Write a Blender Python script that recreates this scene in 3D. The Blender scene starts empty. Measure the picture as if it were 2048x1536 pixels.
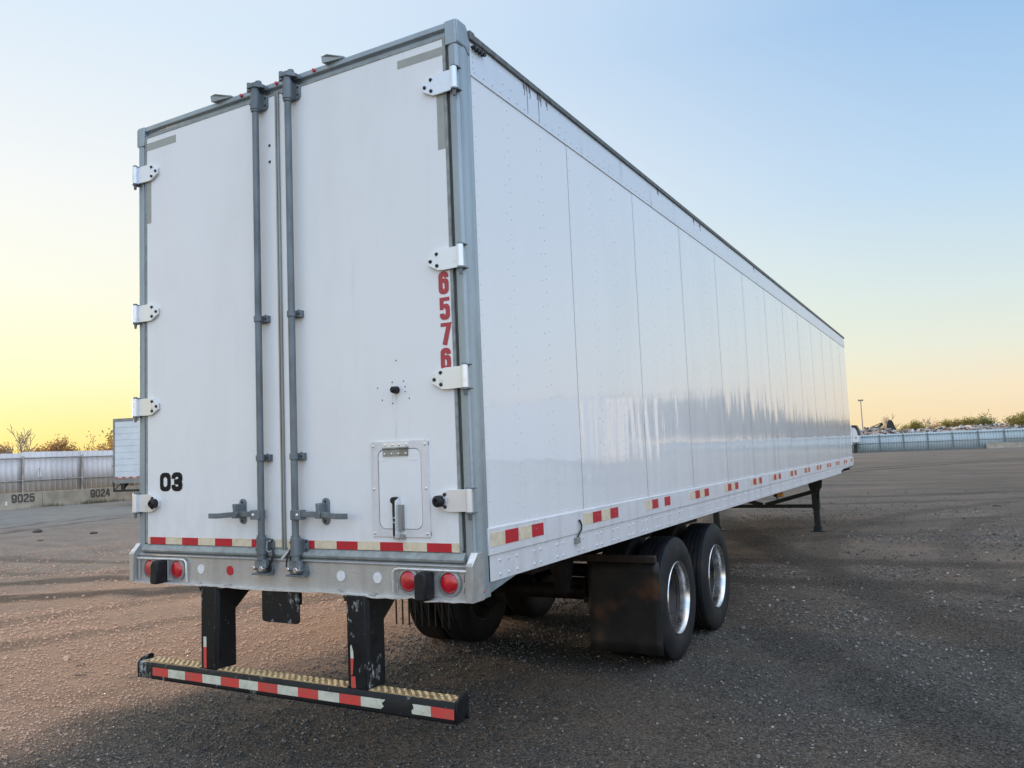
import bpy, bmesh, math, random
import numpy as np
from mathutils import Matrix, Vector
SC = bpy.context.scene
COL = SC.collection
R = math.radians
PI = math.pi
random.seed(7)

# ------------------------------------------------------------------ camera
cd = bpy.data.cameras.new('camera')
cam = bpy.data.objects.new('camera', cd)
COL.objects.link(cam)
cam.matrix_world = Matrix(((0.867934, 0.078501, 0.490436, 3.47535),
                           (0.495068, -0.057279, -0.866964, -3.57027),
                           (-0.039966, 0.995267, -0.088578, 1.79543),
                           (0, 0, 0, 1)))
cd.sensor_width = 36
cd.lens = 28.7969
cd.shift_x = 0.01525
cd.shift_y = -0.00288
cd.clip_start = 0.05
cd.clip_end = 5000
SC.camera = cam

# ------------------------------------------------------------------ sky and sun
SUN_EL, SUN_AZ = 6.5, 279.0            # azimuth clockwise from +Y: low in the west, left of the frame
W = bpy.data.worlds.new('World')
SC.world = W
W.use_nodes = True


def build_world():
    nt = W.node_tree
    L = nt.links.new
    bg = nt.nodes['Background']
    N = nt.nodes.new
    sky = N('ShaderNodeTexSky')
    sky.sky_type = 'NISHITA'
    sky.sun_disc = False
    sky.sun_elevation = R(SUN_EL)
    sky.sun_rotation = R(SUN_AZ)
    sky.ozone_density = 3
    tc = N('ShaderNodeTexCoord')
    sep = N('ShaderNodeSeparateXYZ')
    L(tc.outputs['Generated'], sep.inputs[0])

    def ramp(stops):
        r = N('ShaderNodeValToRGB')
        e = r.color_ramp.elements
        while len(e) < len(stops):
            e.new(0.5)
        for k, (p, c) in enumerate(stops):
            e[k].position = p
            e[k].color = (*c, 1)
        L(sep.outputs['Z'], r.inputs[0])
        return r

    def s2l(c):
        return tuple(((x / 255 + 0.055) / 1.055) ** 2.4 if x > 10 else x / 255 / 12.92 for x in c)
    near = ramp([(0.0, s2l((255, 226, 124))), (0.046, s2l((255, 240, 158))), (0.10, s2l((254, 251, 200))),
                 (0.205, s2l((254, 252, 234))), (0.31, s2l((246, 248, 246))), (0.47, s2l((222, 237, 250))),
                 (0.6, s2l((222, 234, 250))), (1.0, s2l((228, 236, 248)))])
    far = ramp([(0.0, s2l((250, 222, 180))), (0.05, s2l((250, 232, 202))), (0.098, s2l((235, 237, 222))),
                (0.16, s2l((218, 233, 233))), (0.27, s2l((189, 218, 243))), (0.44, s2l((155, 195, 236))),
                (0.60, s2l((180, 208, 240))), (1.0, s2l((228, 234, 242)))])
    # azimuth factor: cosine of the angle from the sun, horizontally
    sx, sy = math.sin(R(SUN_AZ)), math.cos(R(SUN_AZ))
    hl = N('ShaderNodeVectorMath'); hl.operation = 'MULTIPLY'
    hl.inputs[1].default_value = (1, 1, 0)
    L(tc.outputs['Generated'], hl.inputs[0])
    hn = N('ShaderNodeVectorMath'); hn.operation = 'NORMALIZE'
    L(hl.outputs[0], hn.inputs[0])
    dt = N('ShaderNodeVectorMath'); dt.operation = 'DOT_PRODUCT'
    dt.inputs[1].default_value = (sx, sy, 0)
    L(hn.outputs[0], dt.inputs[0])
    mr = N('ShaderNodeMapRange'); mr.interpolation_type = 'SMOOTHSTEP'
    mr.inputs['From Min'].default_value = 0.0
    mr.inputs['From Max'].default_value = 0.97
    L(dt.outputs['Value'], mr.inputs['Value'])
    mx = N('ShaderNodeMix'); mx.data_type = 'RGBA'
    L(mr.outputs['Result'], mx.inputs[0])
    L(far.outputs[0], mx.inputs[6]); L(near.outputs[0], mx.inputs[7])
    # unseen sky overhead and east boosted: added fill for door and side
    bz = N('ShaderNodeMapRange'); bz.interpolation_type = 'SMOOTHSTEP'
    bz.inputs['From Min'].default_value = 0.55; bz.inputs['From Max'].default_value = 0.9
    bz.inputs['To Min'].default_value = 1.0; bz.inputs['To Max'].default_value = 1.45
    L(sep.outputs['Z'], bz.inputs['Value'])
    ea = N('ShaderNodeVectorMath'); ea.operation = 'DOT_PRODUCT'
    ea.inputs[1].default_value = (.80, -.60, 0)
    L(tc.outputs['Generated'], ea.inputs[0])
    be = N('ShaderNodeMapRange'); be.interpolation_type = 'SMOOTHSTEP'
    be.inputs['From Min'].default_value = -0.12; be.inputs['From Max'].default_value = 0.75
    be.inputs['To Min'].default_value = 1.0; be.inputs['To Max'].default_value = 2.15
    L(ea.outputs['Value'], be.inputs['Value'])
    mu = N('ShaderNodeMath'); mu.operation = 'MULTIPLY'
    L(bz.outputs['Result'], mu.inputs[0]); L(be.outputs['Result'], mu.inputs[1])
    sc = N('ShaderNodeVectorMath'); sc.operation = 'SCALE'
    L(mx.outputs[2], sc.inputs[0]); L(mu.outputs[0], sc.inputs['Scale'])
    # physical sky added on top (weight inside, world strength 0.1)
    # the added east fill is tinted to set the door and side colour
    tint = N('ShaderNodeMix'); tint.data_type = 'RGBA'; tint.blend_type = 'MULTIPLY'
    te = N('ShaderNodeMapRange'); te.interpolation_type = 'SMOOTHSTEP'
    te.inputs['From Min'].default_value = 0.0; te.inputs['From Max'].default_value = 0.7
    L(ea.outputs['Value'], te.inputs['Value']); L(te.outputs['Result'], tint.inputs[0])
    L(sc.outputs[0], tint.inputs[6]); tint.inputs[7].default_value = (1.05, 1.0, 1.02, 1)
    g10 = N('ShaderNodeVectorMath'); g10.operation = 'SCALE'
    g10.inputs['Scale'].default_value = 9.7
    L(tint.outputs[2], g10.inputs[0])
    n2 = N('ShaderNodeVectorMath'); n2.operation = 'SCALE'
    n2.inputs['Scale'].default_value = 0.12
    L(sky.outputs[0], n2.inputs[0])
    ad = N('ShaderNodeVectorMath'); ad.operation = 'ADD'
    L(g10.outputs[0], ad.inputs[0]); L(n2.outputs[0], ad.inputs[1])
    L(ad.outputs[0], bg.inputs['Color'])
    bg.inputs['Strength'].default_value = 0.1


build_world()
sl = bpy.data.lights.new('sun', 'SUN')
sl.energy = 3.2
sl.angle = R(9)
sl.color = (1.0, 0.70, 0.42)
so = bpy.data.objects.new('sun', sl)
COL.objects.link(so)
d = Vector((math.sin(R(SUN_AZ)) * math.cos(R(SUN_EL)), math.cos(R(SUN_AZ)) * math.cos(R(SUN_EL)), math.sin(R(SUN_EL))))
so.rotation_euler = d.to_track_quat('Z', 'Y').to_euler()
SC.view_settings.view_transform = 'Standard'
SC.view_settings.look = 'None'
SC.view_settings.exposure = 0.0
SC.view_settings.gamma = 1
SC.cycles.max_bounces = 8


# ------------------------------------------------------------------ materials
class G:
    """small node-graph helper around one Principled BSDF"""
    def __init__(s, name, base=(.5, .5, .5), rough=.5, metal=0., coat=0., spec=.5, coat_rough=.05):
        s.m = bpy.data.materials.new(name)
        s.m.use_nodes = True
        s.t = s.m.node_tree
        s.p = s.t.nodes['Principled BSDF']
        s.p.inputs['Base Color'].default_value = (*base, 1)
        s.p.inputs['Roughness'].default_value = rough
        s.p.inputs['Metallic'].default_value = metal
        s.p.inputs['Coat Weight'].default_value = coat
        s.p.inputs['Coat Roughness'].default_value = coat_rough
        s.p.inputs['Specular IOR Level'].default_value = spec
        s.tc = None

    def n(s, t):
        return s.t.nodes.new(t)

    def l(s, a, b):
        s.t.links.new(a, b)

    def coord(s, scale=(1, 1, 1), rot=(0, 0, 0), loc=(0, 0, 0)):
        if s.tc is None:
            s.tc = s.n('ShaderNodeNewGeometry')
        mp = s.n('ShaderNodeMapping')
        mp.inputs['Scale'].default_value = scale
        mp.inputs['Rotation'].default_value = rot
        mp.inputs['Location'].default_value = loc
        s.l(s.tc.outputs['Position'], mp.inputs[0])
        return mp.outputs[0]

    def noise(s, scale, detail=4, rough=.55, stretch=(1, 1, 1), rot=(0, 0, 0), loc=(0, 0, 0), dist=0.):
        x = s.n('ShaderNodeTexNoise')
        x.inputs['Scale'].default_value = scale
        x.inputs['Detail'].default_value = detail
        x.inputs['Roughness'].default_value = rough
        x.inputs['Distortion'].default_value = dist
        s.l(s.coord(stretch, rot, loc), x.inputs['Vector'])
        return x.outputs['Fac']

    def voro(s, scale, out='Distance', stretch=(1, 1, 1), rnd=1.):
        x = s.n('ShaderNodeTexVoronoi')
        x.inputs['Scale'].default_value = scale
        x.inputs['Randomness'].default_value = rnd
        s.l(s.coord(stretch), x.inputs['Vector'])
        return x.outputs[out]

    def rng(s, v, a, b, c=0., d=1., smooth=True):
        x = s.n('ShaderNodeMapRange')
        if smooth:
            x.interpolation_type = 'SMOOTHSTEP'
        x.inputs['From Min'].default_value = a
        x.inputs['From Max'].default_value = b
        x.inputs['To Min'].default_value = c
        x.inputs['To Max'].default_value = d
        s.l(v, x.inputs['Value'])
        return x.outputs['Result']

    def math(s, op, a, b):
        x = s.n('ShaderNodeMath')
        x.operation = op
        for k, v in enumerate((a, b)):
            if isinstance(v, (int, float)):
                x.inputs[k].default_value = v
            else:
                s.l(v, x.inputs[k])
        return x.outputs[0]

    def mix(s, f, a, b, mode='MIX'):
        x = s.n('ShaderNodeMix')
        x.data_type = 'RGBA'
        x.blend_type = mode
        for k, v in ((0, f), (6, a), (7, b)):
            if isinstance(v, tuple):
                x.inputs[k].default_value = (*v, 1)
            elif isinstance(v, (int, float)):
                x.inputs[k].default_value = v
            else:
                s.l(v, x.inputs[k])
        return x.outputs[2]

    def color(s, c):
        s.l(c, s.p.inputs['Base Color'])
        return s

    def rough(s, v):
        s.l(v, s.p.inputs['Roughness'])
        return s

    def bump(s, h, dist=.01, strength=1., coat=False):
        b = s.n('ShaderNodeBump')
        b.inputs['Distance'].default_value = dist
        b.inputs['Strength'].default_value = strength
        s.l(h, b.inputs['Height'])
        s.l(b.outputs[0], s.p.inputs['Normal'])
        if coat:
            s.l(b.outputs[0], s.p.inputs['Coat Normal'])
        return s

    def axis(s, k):
        x = s.n('ShaderNodeSeparateXYZ')
        s.l(s.coord(), x.inputs[0])
        return x.outputs[k]


def simple(name, c1, c2=None, scale=8, rough=.5, metal=0., coat=0., bump=0., bscale=40, stretch=(1, 1, 1), lo=.35, hi=.7, spec=.5):
    g = G(name, c1, rough, metal, coat, spec)
    if c2 is not None:
        g.color(g.mix(g.rng(g.noise(scale, 5, .6, stretch), lo, hi), c1, c2))
    if bump:
        g.bump(g.noise(bscale, 5, .6), bump)
    return g.m


M = {}
# tyre tracks in the yard: circle centre, radius, half width, strength
TRACKS = [(2.8, -9.5, 17.0, .46, 1.), (2.8, -9.5, 18.7, .44, .9), (40, 30, 44.0, .50, .9), (40, 30, 45.9, .48, .8), (-4, 40, 17.5, .6, .6),
          (-4, 40, 20, .6, .55), (-14, 16, 9.5, .35, .55), (-14, 16, 11.2, .35, .5), (18, -6, 24.5, .35, .45), (18, -6, 26.2, .35, .45),
          (14.5, 12, 13.2, .38, .6), (14.5, 12, 11.4, .36, .5)]


def leafy(g, c):
    """thin leaves let light through"""
    tr = g.n('ShaderNodeBsdfTranslucent')
    src = g.p.inputs['Base Color'].links[0].from_socket
    g.l(g.mix(1., src, (2.2, 1.9, 1.2), 'MULTIPLY'), tr.inputs['Color'])
    mx = g.n('ShaderNodeMixShader')
    mx.inputs[0].default_value = .6
    out = g.t.nodes['Material Output']
    g.l(g.p.outputs[0], mx.inputs[1]); g.l(tr.outputs[0], mx.inputs[2]); g.l(mx.outputs[0], out.inputs['Surface'])


def make_materials():
    # glossy white side skin with the slow, vertical oil-canning of thin riveted sheet
    g = G('white_side_skin', (.80, .80, .81), .34, 0, 1., coat_rough=.02)
    dirt = g.rng(g.noise(1.1, 6, .62, (1, 1.6, .35)), .45, .75)
    c = g.mix(dirt, (.815, .815, .825), (.76, .765, .775))
    streak = g.rng(g.noise(9, 5, .7, (1, 1, .06)), .60, .78, 0, .30)
    zlow = g.rng(g.axis(2), 2.4, 1.42)
    c = g.mix(g.math('MULTIPLY', streak, zlow), c, (.55, .54, .52))
    g.color(c)
    w1 = g.noise(2.6, 2, .5, (1, 1, .16))
    w2 = g.noise(9.0, 3, .55, (1, 1, .13))
    h = g.math('ADD', g.math('MULTIPLY', w1, 1.0), g.math('MULTIPLY', w2, .20))
    g.bump(h, .012, 1.0, coat=True)
    M['skin'] = g.m
    g = G('white_door_skin', (.80, .81, .82), .32, 0, .4, coat_rough=.12)
    dirt = g.rng(g.noise(1.6, 6, .65, (1, 1, .4)), .42, .75)
    c = g.mix(dirt, (.81, .82, .83), (.75, .76, .765))
    # grey run-off below the round stop
    xw = g.math('ADD', g.axis(0), g.math('MULTIPLY', g.noise(7, 3), .04))
    band = g.math('MULTIPLY', g.rng(g.math('ABSOLUTE', g.math('SUBTRACT', xw, .848), 0), .022, .004), g.rng(g.noise(16, 5, .7, (1, 1, .10)), .42, .62))
    band = g.math('MULTIPLY', band, g.math('MULTIPLY', g.rng(g.axis(2), 1.86, 1.95), g.rng(g.axis(2), 2.16, 2.12)))
    c = g.mix(g.math('MULTIPLY', band, .9), c, (.40, .40, .38))
    fs_ = g.math('MULTIPLY', g.rng(g.noise(15, 5, .7, (1, 1, .04)), .57, .75, 0, .3), g.rng(g.noise(.9, 3, loc=(2, 0, 5)), .42, .6))
    c = g.mix(fs_, c, (.58, .575, .55))
    low = g.math('MULTIPLY', g.rng(g.axis(2), 1.75, 1.30, 0, .5), g.rng(g.noise(9, 6, .7, (1, 1, .4)), .40, .75))
    c = g.mix(low, c, (.60, .575, .53))
    sp = g.rng(g.voro(23), .035, .015, 0, .5)
    c = g.mix(g.math('MULTIPLY', sp, g.rng(g.noise(2.2), .55, .7)), c, (.35, .35, .33))
    g.color(c)
    g.bump(g.noise(3, 3, .5), .004, 1, coat=True)
    M['door'] = g.m
    g = G('white_rail', (.72, .72, .74), .38, .15, .1)
    dirt = g.rng(g.noise(5, 6, .7, (1, 1, .18)), .40, .75)
    c = g.mix(dirt, (.74, .74, .765), (.60, .60, .605))
    c = g.mix(g.rng(g.noise(30, 5, .7), .62, .78, 0, .35), c, (.45, .44, .42))
    g.color(c).bump(g.noise(14, 4, .5), .003)
    M['rail'] = g.m
    g = G('weathered_rail', (.70, .72, .77), .36, .25, .1)
    dirt = g.rng(g.noise(6, 6, .7, (1, 1, .12)), .55, .8)
    g.color(g.mix(dirt, (.72, .75, .80), (.45, .46, .47))).bump(g.noise(8, 3), .003)
    M['toprail'] = g.m
    M['rivet'] = simple('rivet_head', (.70, .70, .72), rough=.28, metal=.3)
    g = G('rear_frame_steel', (.34, .39, .42), .42, .45)
    c = g.mix(g.rng(g.noise(4, 6, .65, (1, 1, .25)), .4, .7), (.35, .41, .445), (.265, .31, .335))
    c = g.mix(g.rng(g.noise(13, 5, .7, (1, 1, .35)), .70, .76, 0, .8), c, (.10, .085, .07))
    g.color(c).bump(g.noise(20, 4), .002)
    M['frame'] = g.m
    g = G('sill_steel', (.47, .46, .44), .42, .55)
    c = g.mix(g.rng(g.noise(5, 6, .7, (1, 1, .15)), .4, .75), (.52, .515, .50), (.39, .385, .37))
    c = g.mix(g.rng(g.noise(22, 4, .7, (1, 1, .12)), .66, .78, 0, .6), c, (.18, .165, .15))
    g.color(c).rough(g.rng(g.noise(40, 3), .3, .7, .34, .55)).bump(g.noise(60, 4), .0015)
    M['sill'] = g.m
    M['lampring'] = simple('lamp_ring', (.36, .37, .37), (.28, .28, .28), 20, .4, .5)
    M['edge'] = simple('bright_worn_edge', (.82, .82, .82), (.6, .6, .58), 30, .3, .5)
    g = G('hinge_aluminium', (.74, .76, .79), .30, .5)
    g.color(g.mix(g.rng(g.noise(12, 5, .7), .55, .75), (.80, .82, .85), (.62, .62, .62)))
    M['alu'] = g.m
    M['rod'] = simple('galvanised_rod', (.185, .215, .235), (.125, .145, .155), 14, .5, .35, bump=.001, stretch=(1, 1, .3))
    M['bolt'] = simple('black_bolt', (.022, .025, .03), rough=.42, metal=.3)
    M['chrome'] = simple('chrome_bolt', (.85, .85, .85), rough=.12, metal=1.)
    M['gasket'] = simple('grey_gasket', (.30, .33, .32), (.21, .22, .21), 20, .55)
    M['darkgap'] = simple('dark_channel', (.040, .044, .045), (.07, .07, .067), 20, .6)
    M['astragal'] = simple('aluminium_trim', (.36, .38, .375), (.22, .22, .20), 9, .38, .5, stretch=(1, 1, .1))
    g = G('red_reflective', (.50, .012, .03), .30, 0, .3)
    g.color(g.mix(g.rng(g.noise(30, 4, .6), .4, .75), (.52, .010, .028), (.40, .02, .03)))
    M['red'] = g.m
    g = G('cream_reflective', (.72, .60, .43), .35, 0, .3)
    c = g.mix(g.rng(g.noise(16, 5, .7), .4, .7), (.74, .64, .47), (.60, .50, .35))
    c = g.mix(g.rng(g.noise(60, 4, .7), .70, .76), c, (.12, .10, .08))
    g.color(c)
    M['cream'] = g.m
    g = G('faded_red_reflective', (.62, .07, .055), .4, 0, .2)
    c = g.mix(g.rng(g.noise(18, 5, .7), .4, .7), (.66, .065, .055), (.50, .10, .08))
    c = g.mix(g.rng(g.noise(34, 5, .7), .70, .735), c, (.02, .02, .022))
    g.color(c)
    M['fred'] = g.m
    g = G('dirty_white_reflective', (.62, .62, .50), .4, 0, .2)
    c = g.mix(g.rng(g.noise(13, 5, .7), .4, .7), (.66, .66, .55), (.48, .48, .36))
    c = g.mix(g.rng(g.noise(28, 5, .7), .71, .745), c, (.02, .02, .022))
    g.color(c)
    M['fwhite'] = g.m
    M['greytape'] = simple('old_grey_tape', (.36, .375, .34), (.31, .325, .30), 10, .5)
    M['number_red'] = simple('red_number_vinyl', (.46, .045, .06), (.40, .05, .06), 20, .4)
    M['number_black'] = simple('black_number_vinyl', (.007, .007, .009), rough=.5, spec=.2)
    g = G('red_lens', (.55, .006, .02), .10, 0, 1., coat_rough=.03)
    g.color(g.mix(g.rng(g.noise(18, 3), .35, .7), (.58, .006, .022), (.42, .006, .016)))
    g.bump(g.voro(260, stretch=(1, 1, 1)), .0006)
    M['lens'] = g.m
    M['whitedisc'] = simple('white_reflector', (.78, .80, .82), (.70, .70, .70), 40, .3, 0, .3)
    M['rubber'] = simple('black_rubber', (.010, .011, .013), (.018, .019, .02), 15, .55, bump=.002, spec=.35)
    g = G('tyre_rubber', (.012, .013, .015), .65, spec=.3)
    c = g.mix(g.rng(g.noise(4, 5, .65), .40, .75), (.0075, .0090, .0115), (.026, .023, .021))
    g.color(c).bump(g.noise(90, 4), .0012)
    M['tyre'] = g.m
    g = G('polished_rim', (.66, .66, .66), .22, 1.)
    g.color(g.mix(g.rng(g.noise(9, 4, .6), .45, .8), (.72, .72, .72), (.44, .42, .40))).rough(g.rng(g.noise(14, 4, .6), .3, .7, .20, .34))
    M['rim'] = g.m
    M['hub'] = simple('dusty_shaded_hub', (.075, .068, .062), (.035, .033, .032), 12, .6, .3)  # dusty hub tone, also the painted shade deep inside the rims
    g = G('worn_black_paint', (.012, .014, .016), .42, 0, .0, spec=.35)
    chip = g.rng(g.math('ADD', g.math('MULTIPLY', g.noise(5, 7, .75, (1, 1, .55)), .7), g.math('MULTIPLY', g.noise(26, 5, .7, (1, 1, .5)), .3)), .565, .60)
    c = g.mix(chip, (.0055, .0070, .0095), g.mix(g.rng(g.noise(40, 3), .4, .6), (.30, .32, .31), (.09, .085, .075)))
    c = g.mix(g.rng(g.noise(60, 4, .7), .66, .72, 0, .7), c, (.16, .15, .13))
    g.color(c).rough(g.rng(g.noise(9, 4), .3, .7, .34, .6)).bump(g.noise(30, 5), .002)
    M['wornblack'] = g.m
    g = G('sky_yellow_grip', (.62, .45, .24), .45, .55)
    g.color(g.mix(g.rng(g.noise(25, 5, .7), .4, .7), (.70, .53, .30), (.36, .24, .12)))  # galvanised metal with the yellow sky reflection put into its colour
    M['grip'] = g.m
    M['chassis'] = simple('dark_chassis', (.010, .0095, .0095), (.022, .016, .013), 6, .65, bump=.003, spec=.25)
    M['rusty'] = simple('rusty_tube', (.040, .025, .021), (.020, .016, .015), 9, .6, bump=.002, spec=.3)
    g = G('flap_rubber', (.012, .012, .012), .45, spec=.35)
    rust = g.rng(g.noise(2.6, 4, .6, loc=(.3, 0, .15)), .50, .68)
    c = g.mix(g.math('MULTIPLY', rust, .8), g.mix(g.rng(g.noise(5, 4, .6), .35, .7), (.012, .0115, .012), (.021, .020, .020)), (.085, .038, .018))
    g.color(c).bump(g.noise(3, 3), .01)
    M['flap'] = g.m
    M['lgear'] = simple('landing_gear_paint', (.010, .016, .017), (.022, .026, .024), 10, .5, spec=.35)
    M['amber'] = simple('amber_lens', (.65, .28, .06), rough=.25, coat=.5)
    M['dirtystreak'] = simple('grey_streak', (.22, .235, .25), (.10, .11, .12), 12, .6)
    M['roofedge'] = simple('roof_edge', (.085, .095, .095), (.16, .17, .17), 14, .55, .2, stretch=(1, 2, 1))
    M['roof'] = simple('roof_sheet', (.66, .67, .68), (.55, .55, .55), 2, .4, .3)
    # background
    g = G('concrete_block', (.30, .28, .24), .85)
    c = g.mix(g.rng(g.noise(1.3, 6, .65), .35, .7), (.40, .36, .29), (.28, .25, .195))
    c = g.mix(g.rng(g.noise(5, 6, .7, (1, 1, .3)), .58, .72, 0, .6), c, (.15, .14, .115))
    g.color(c).bump(g.noise(12, 6, .7), .02)
    M['concrete'] = g.m
    g = G('fence_sheet', (.42, .42, .43), .5, .0)
    c = g.mix(g.rng(g.noise(.9, 5, .6, (1, 1, .3)), .35, .7), (.66, .64, .64), (.55, .53, .53))
    g.color(c)
    M['fence'] = g.m
    g = G('fence_sheet_blue', (.36, .44, .48), .6, .0)
    c = g.mix(g.rng(g.noise(.5, 5, .6, (1, 1, .3)), .35, .7), (.46, .54, .57), (.39, .465, .495))
    g.color(c)
    M['fenceblue'] = g.m
    M['pipe'] = simple('galvanised_pipe', (.42, .41, .39), (.30, .29, .27), 3, .35, .6)
    M['pipeblue'] = simple('dull_steel_post', (.20, .25, .27), (.15, .18, .19), 3, .5, .3)
    M['stencil'] = simple('stencil_paint', (.055, .042, .038), (.12, .10, .09), 6, .8)
    M['signwhite'] = simple('sign_white', (.75, .75, .70), rough=.5)
    M['bark'] = simple('bark', (.10, .075, .055), (.06, .045, .035), 6, .9)
    M['barkpale'] = simple('pale_bark', (.34, .26, .19), (.24, .18, .135), 6, .9)
    for nme, a, b in (('leaf_olive', (.235, .215, .085), (.14, .14, .055)), ('leaf_green', (.13, .145, .07), (.075, .095, .045)),
                      ('leaf_rust', (.30, .19, .10), (.19, .13, .07)), ('leaf_dark', (.045, .060, .028), (.026, .036, .018))):
        g = G(nme, a, .6)
        oi = g.n('ShaderNodeNewGeometry')
        g.color(g.mix(oi.outputs['Random Per Island'], a, b))
        leafy(g, a)
        M[nme] = g.m
    g = G('weed_blade', (.08, .085, .035), .7)
    oi = g.n('ShaderNodeNewGeometry')
    g.color(g.mix(oi.outputs['Random Per Island'], (.085, .092, .035), (.14, .12, .065)))
    M['weed'] = g.m
    g = G('scrap_metal', (.3, .3, .3), .6, .2)
    oi = g.n('ShaderNodeNewGeometry')
    rp = g.n('ShaderNodeValToRGB')
    e = rp.color_ramp.elements
    cols = [(.62, .60, .57), (.30, .26, .22), (.07, .06, .06), (.42, .33, .28), (.55, .55, .56), (.20, .15, .12), (.36, .37, .38)]
    rp.color_ramp.interpolation = 'CONSTANT'
    while len(e) < len(cols):
        e.new(.5)
    for k, c in enumerate(cols):
        e[k].position = k / len(cols)
        e[k].color = (*c, 1)
    g.l(oi.outputs['Random Per Island'], rp.inputs[0])
    g.color(rp.outputs[0])
    M['scrap'] = g.m
    M['white_paint'] = simple('white_box_paint', (.74, .75, .76), (.66, .67, .68), 1.5, .35, 0, .2)
    M['white_ribbed'] = simple('white_roll_door', (.68, .72, .74), (.60, .64, .66), 1.5, .4)
    M['trimgrey'] = simple('grey_trim', (.30, .30, .28), (.22, .22, .20), 4, .5, .3)
    M['blackmetal'] = simple('black_metal', (.014, .014, .013), (.028, .025, .022), 5, .6)
    M['greenmachine'] = simple('machine_green', (.06, .10, .075), (.10, .12, .10), 3, .5)
    # gravel stones: colour differs stone by stone
    g = G('gravel_stone', (.14, .13, .125), .85)
    oi = g.n('ShaderNodeNewGeometry')
    rp = g.n('ShaderNodeValToRGB')
    e = rp.color_ramp.elements
    cols = [(0, (.055, .051, .047)), (.45, (.092, .086, .079)), (.84, (.15, .14, .13)), (.96, (.215, .203, .19)), (1, (.36, .34, .315))]
    while len(e) < len(cols):
        e.new(.5)
    for k, (p, c) in enumerate(cols):
        e[k].position = p
        e[k].color = (*c, 1)
    g.l(oi.outputs['Random Per Island'], rp.inputs[0])
    # stones lying in the brown dirt carry its dust
    xx = g.math('ADD', g.axis(0), g.math('MULTIPLY', g.math('SUBTRACT', g.noise(.55, 5, .6), .5), 2.2))
    brown = g.rng(xx, -1.3, -2.5)
    g.color(g.mix(brown, rp.outputs[0], g.mix(.82, rp.outputs[0], (.60, .39, .27))))
    M['gravel'] = g.m
    M['stone'] = simple('field_stone', (.26, .18, .13), (.19, .125, .09), 30, .85, bump=.004)
    M['clod'] = simple('dark_clod', (.06, .052, .046), (.10, .085, .07), 25, .95, bump=.01)
    # the yard: grey compacted gravel, brown dirt, tyre tracks
    g = G('yard_ground', (.1, .09, .085), .95, spec=.08)
    x, y = g.axis(0), g.axis(1)
    bigw = g.math('SUBTRACT', g.noise(.55, 5, .6), .5)
    xx = g.math('ADD', x, g.math('MULTIPLY', bigw, 2.2))
    grey = g.mix(g.rng(g.noise(3.5, 6, .65), .35, .7), (.088, .077, .065), (.128, .113, .096))
    brown_c = g.mix(g.rng(g.noise(2.2, 6, .65, (1, .6, 1), (0, 0, .7)), .35, .7), (.74, .465, .31), (.60, .37, .245))
    dry = g.mix(g.rng(g.noise(1.2, 6, .7, (.5, 1.2, 1), (0, 0, -.65)), .35, .7), (.46, .375, .31), (.33, .265, .22))
    pale = g.mix(g.rng(g.noise(1.4, 6, .7), .4, .7), (.46, .43, .39), (.35, .325, .295))
    farc = g.mix(g.rng(g.noise(.35, 6, .7, (.35, 1.5, 1)), .35, .7), (.27, .22, .175), (.135, .118, .10))
    c = g.mix(g.rng(g.math('SUBTRACT', xx, g.rng(y, .3, 2.6, -.35, .75)), -1.25, -2.35), grey, brown_c)
    c = g.mix(g.rng(g.math('ADD', y, g.math('MULTIPLY', bigw, 6)), 5.5, 10), c, g.mix(g.rng(xx, -1.5, -4), farc, brown_c))
    c = g.mix(g.rng(g.math('ADD', y, g.math('MULTIPLY', bigw, 9)), 12, 19), c, farc)
    c = g.mix(g.rng(g.math('ADD', x, g.math('MULTIPLY', bigw, 6)), -7.5, -11.5), c, dry)
    c = g.mix(g.rng(g.math('ADD', x, g.math('MULTIPLY', bigw, 8)), -21, -27), c, pale)
    # curved tyre tracks, darker where they are packed
    def track(c, cx, cy, r, wdt, amt):
        dx = g.math('SUBTRACT', x, cx); dy = g.math('SUBTRACT', y, cy)
        rr = g.math('SQRT', g.math('ADD', g.math('MULTIPLY', dx, dx), g.math('MULTIPLY', dy, dy)), 0)
        rr = g.math('ADD', rr, g.math('MULTIPLY', g.math('SUBTRACT', g.noise(1.7, 3), .5), .5))
        dd = g.math('ABSOLUTE', g.math('SUBTRACT', rr, r), 0)
        f = g.math('MULTIPLY', g.rng(dd, wdt, wdt * .35), g.math('MULTIPLY', g.rng(g.noise(1.1, 4), .2, .45), amt))
        return g.mix(f, c, g.mix(.80, c, (.010, .009, .008)))
    for t_ in TRACKS:
        c = track(c, *t_)
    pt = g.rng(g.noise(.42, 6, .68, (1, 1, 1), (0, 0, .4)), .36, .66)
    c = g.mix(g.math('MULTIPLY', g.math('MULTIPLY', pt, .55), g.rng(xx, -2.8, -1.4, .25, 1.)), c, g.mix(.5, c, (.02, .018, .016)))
    pb = g.rng(g.noise(.23, 5, .6, loc=(4, 9, 0)), .45, .62)
    c = g.mix(g.math('MULTIPLY', pb, .28), c, g.mix(1., c, (1.35, 1.12, .86), 'MULTIPLY'))
    # gravel speckle
    vs = g.voro(85, 'Color')
    sepc = g.n('ShaderNodeSeparateColor'); g.l(vs, sepc.inputs[0])
    c = g.mix(g.rng(sepc.outputs[0], .0, 1., 0, 1., False), g.mix(.30, c, (0, 0, 0)), g.mix(.24, c, (.62, .57, .5)))
    vb = g.voro(110, 'Color')
    sepb = g.n('ShaderNodeSeparateColor'); g.l(vb, sepb.inputs[0])
    c = g.mix(g.rng(sepb.outputs[1], .90, .98, 0, .5), c, (.45, .42, .38))
    c = g.mix(g.rng(g.noise(45, 5, .7), .52, .72, 0, .30), c, g.mix(.75, c, (.012, .010, .009)))
    g.color(c)
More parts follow.
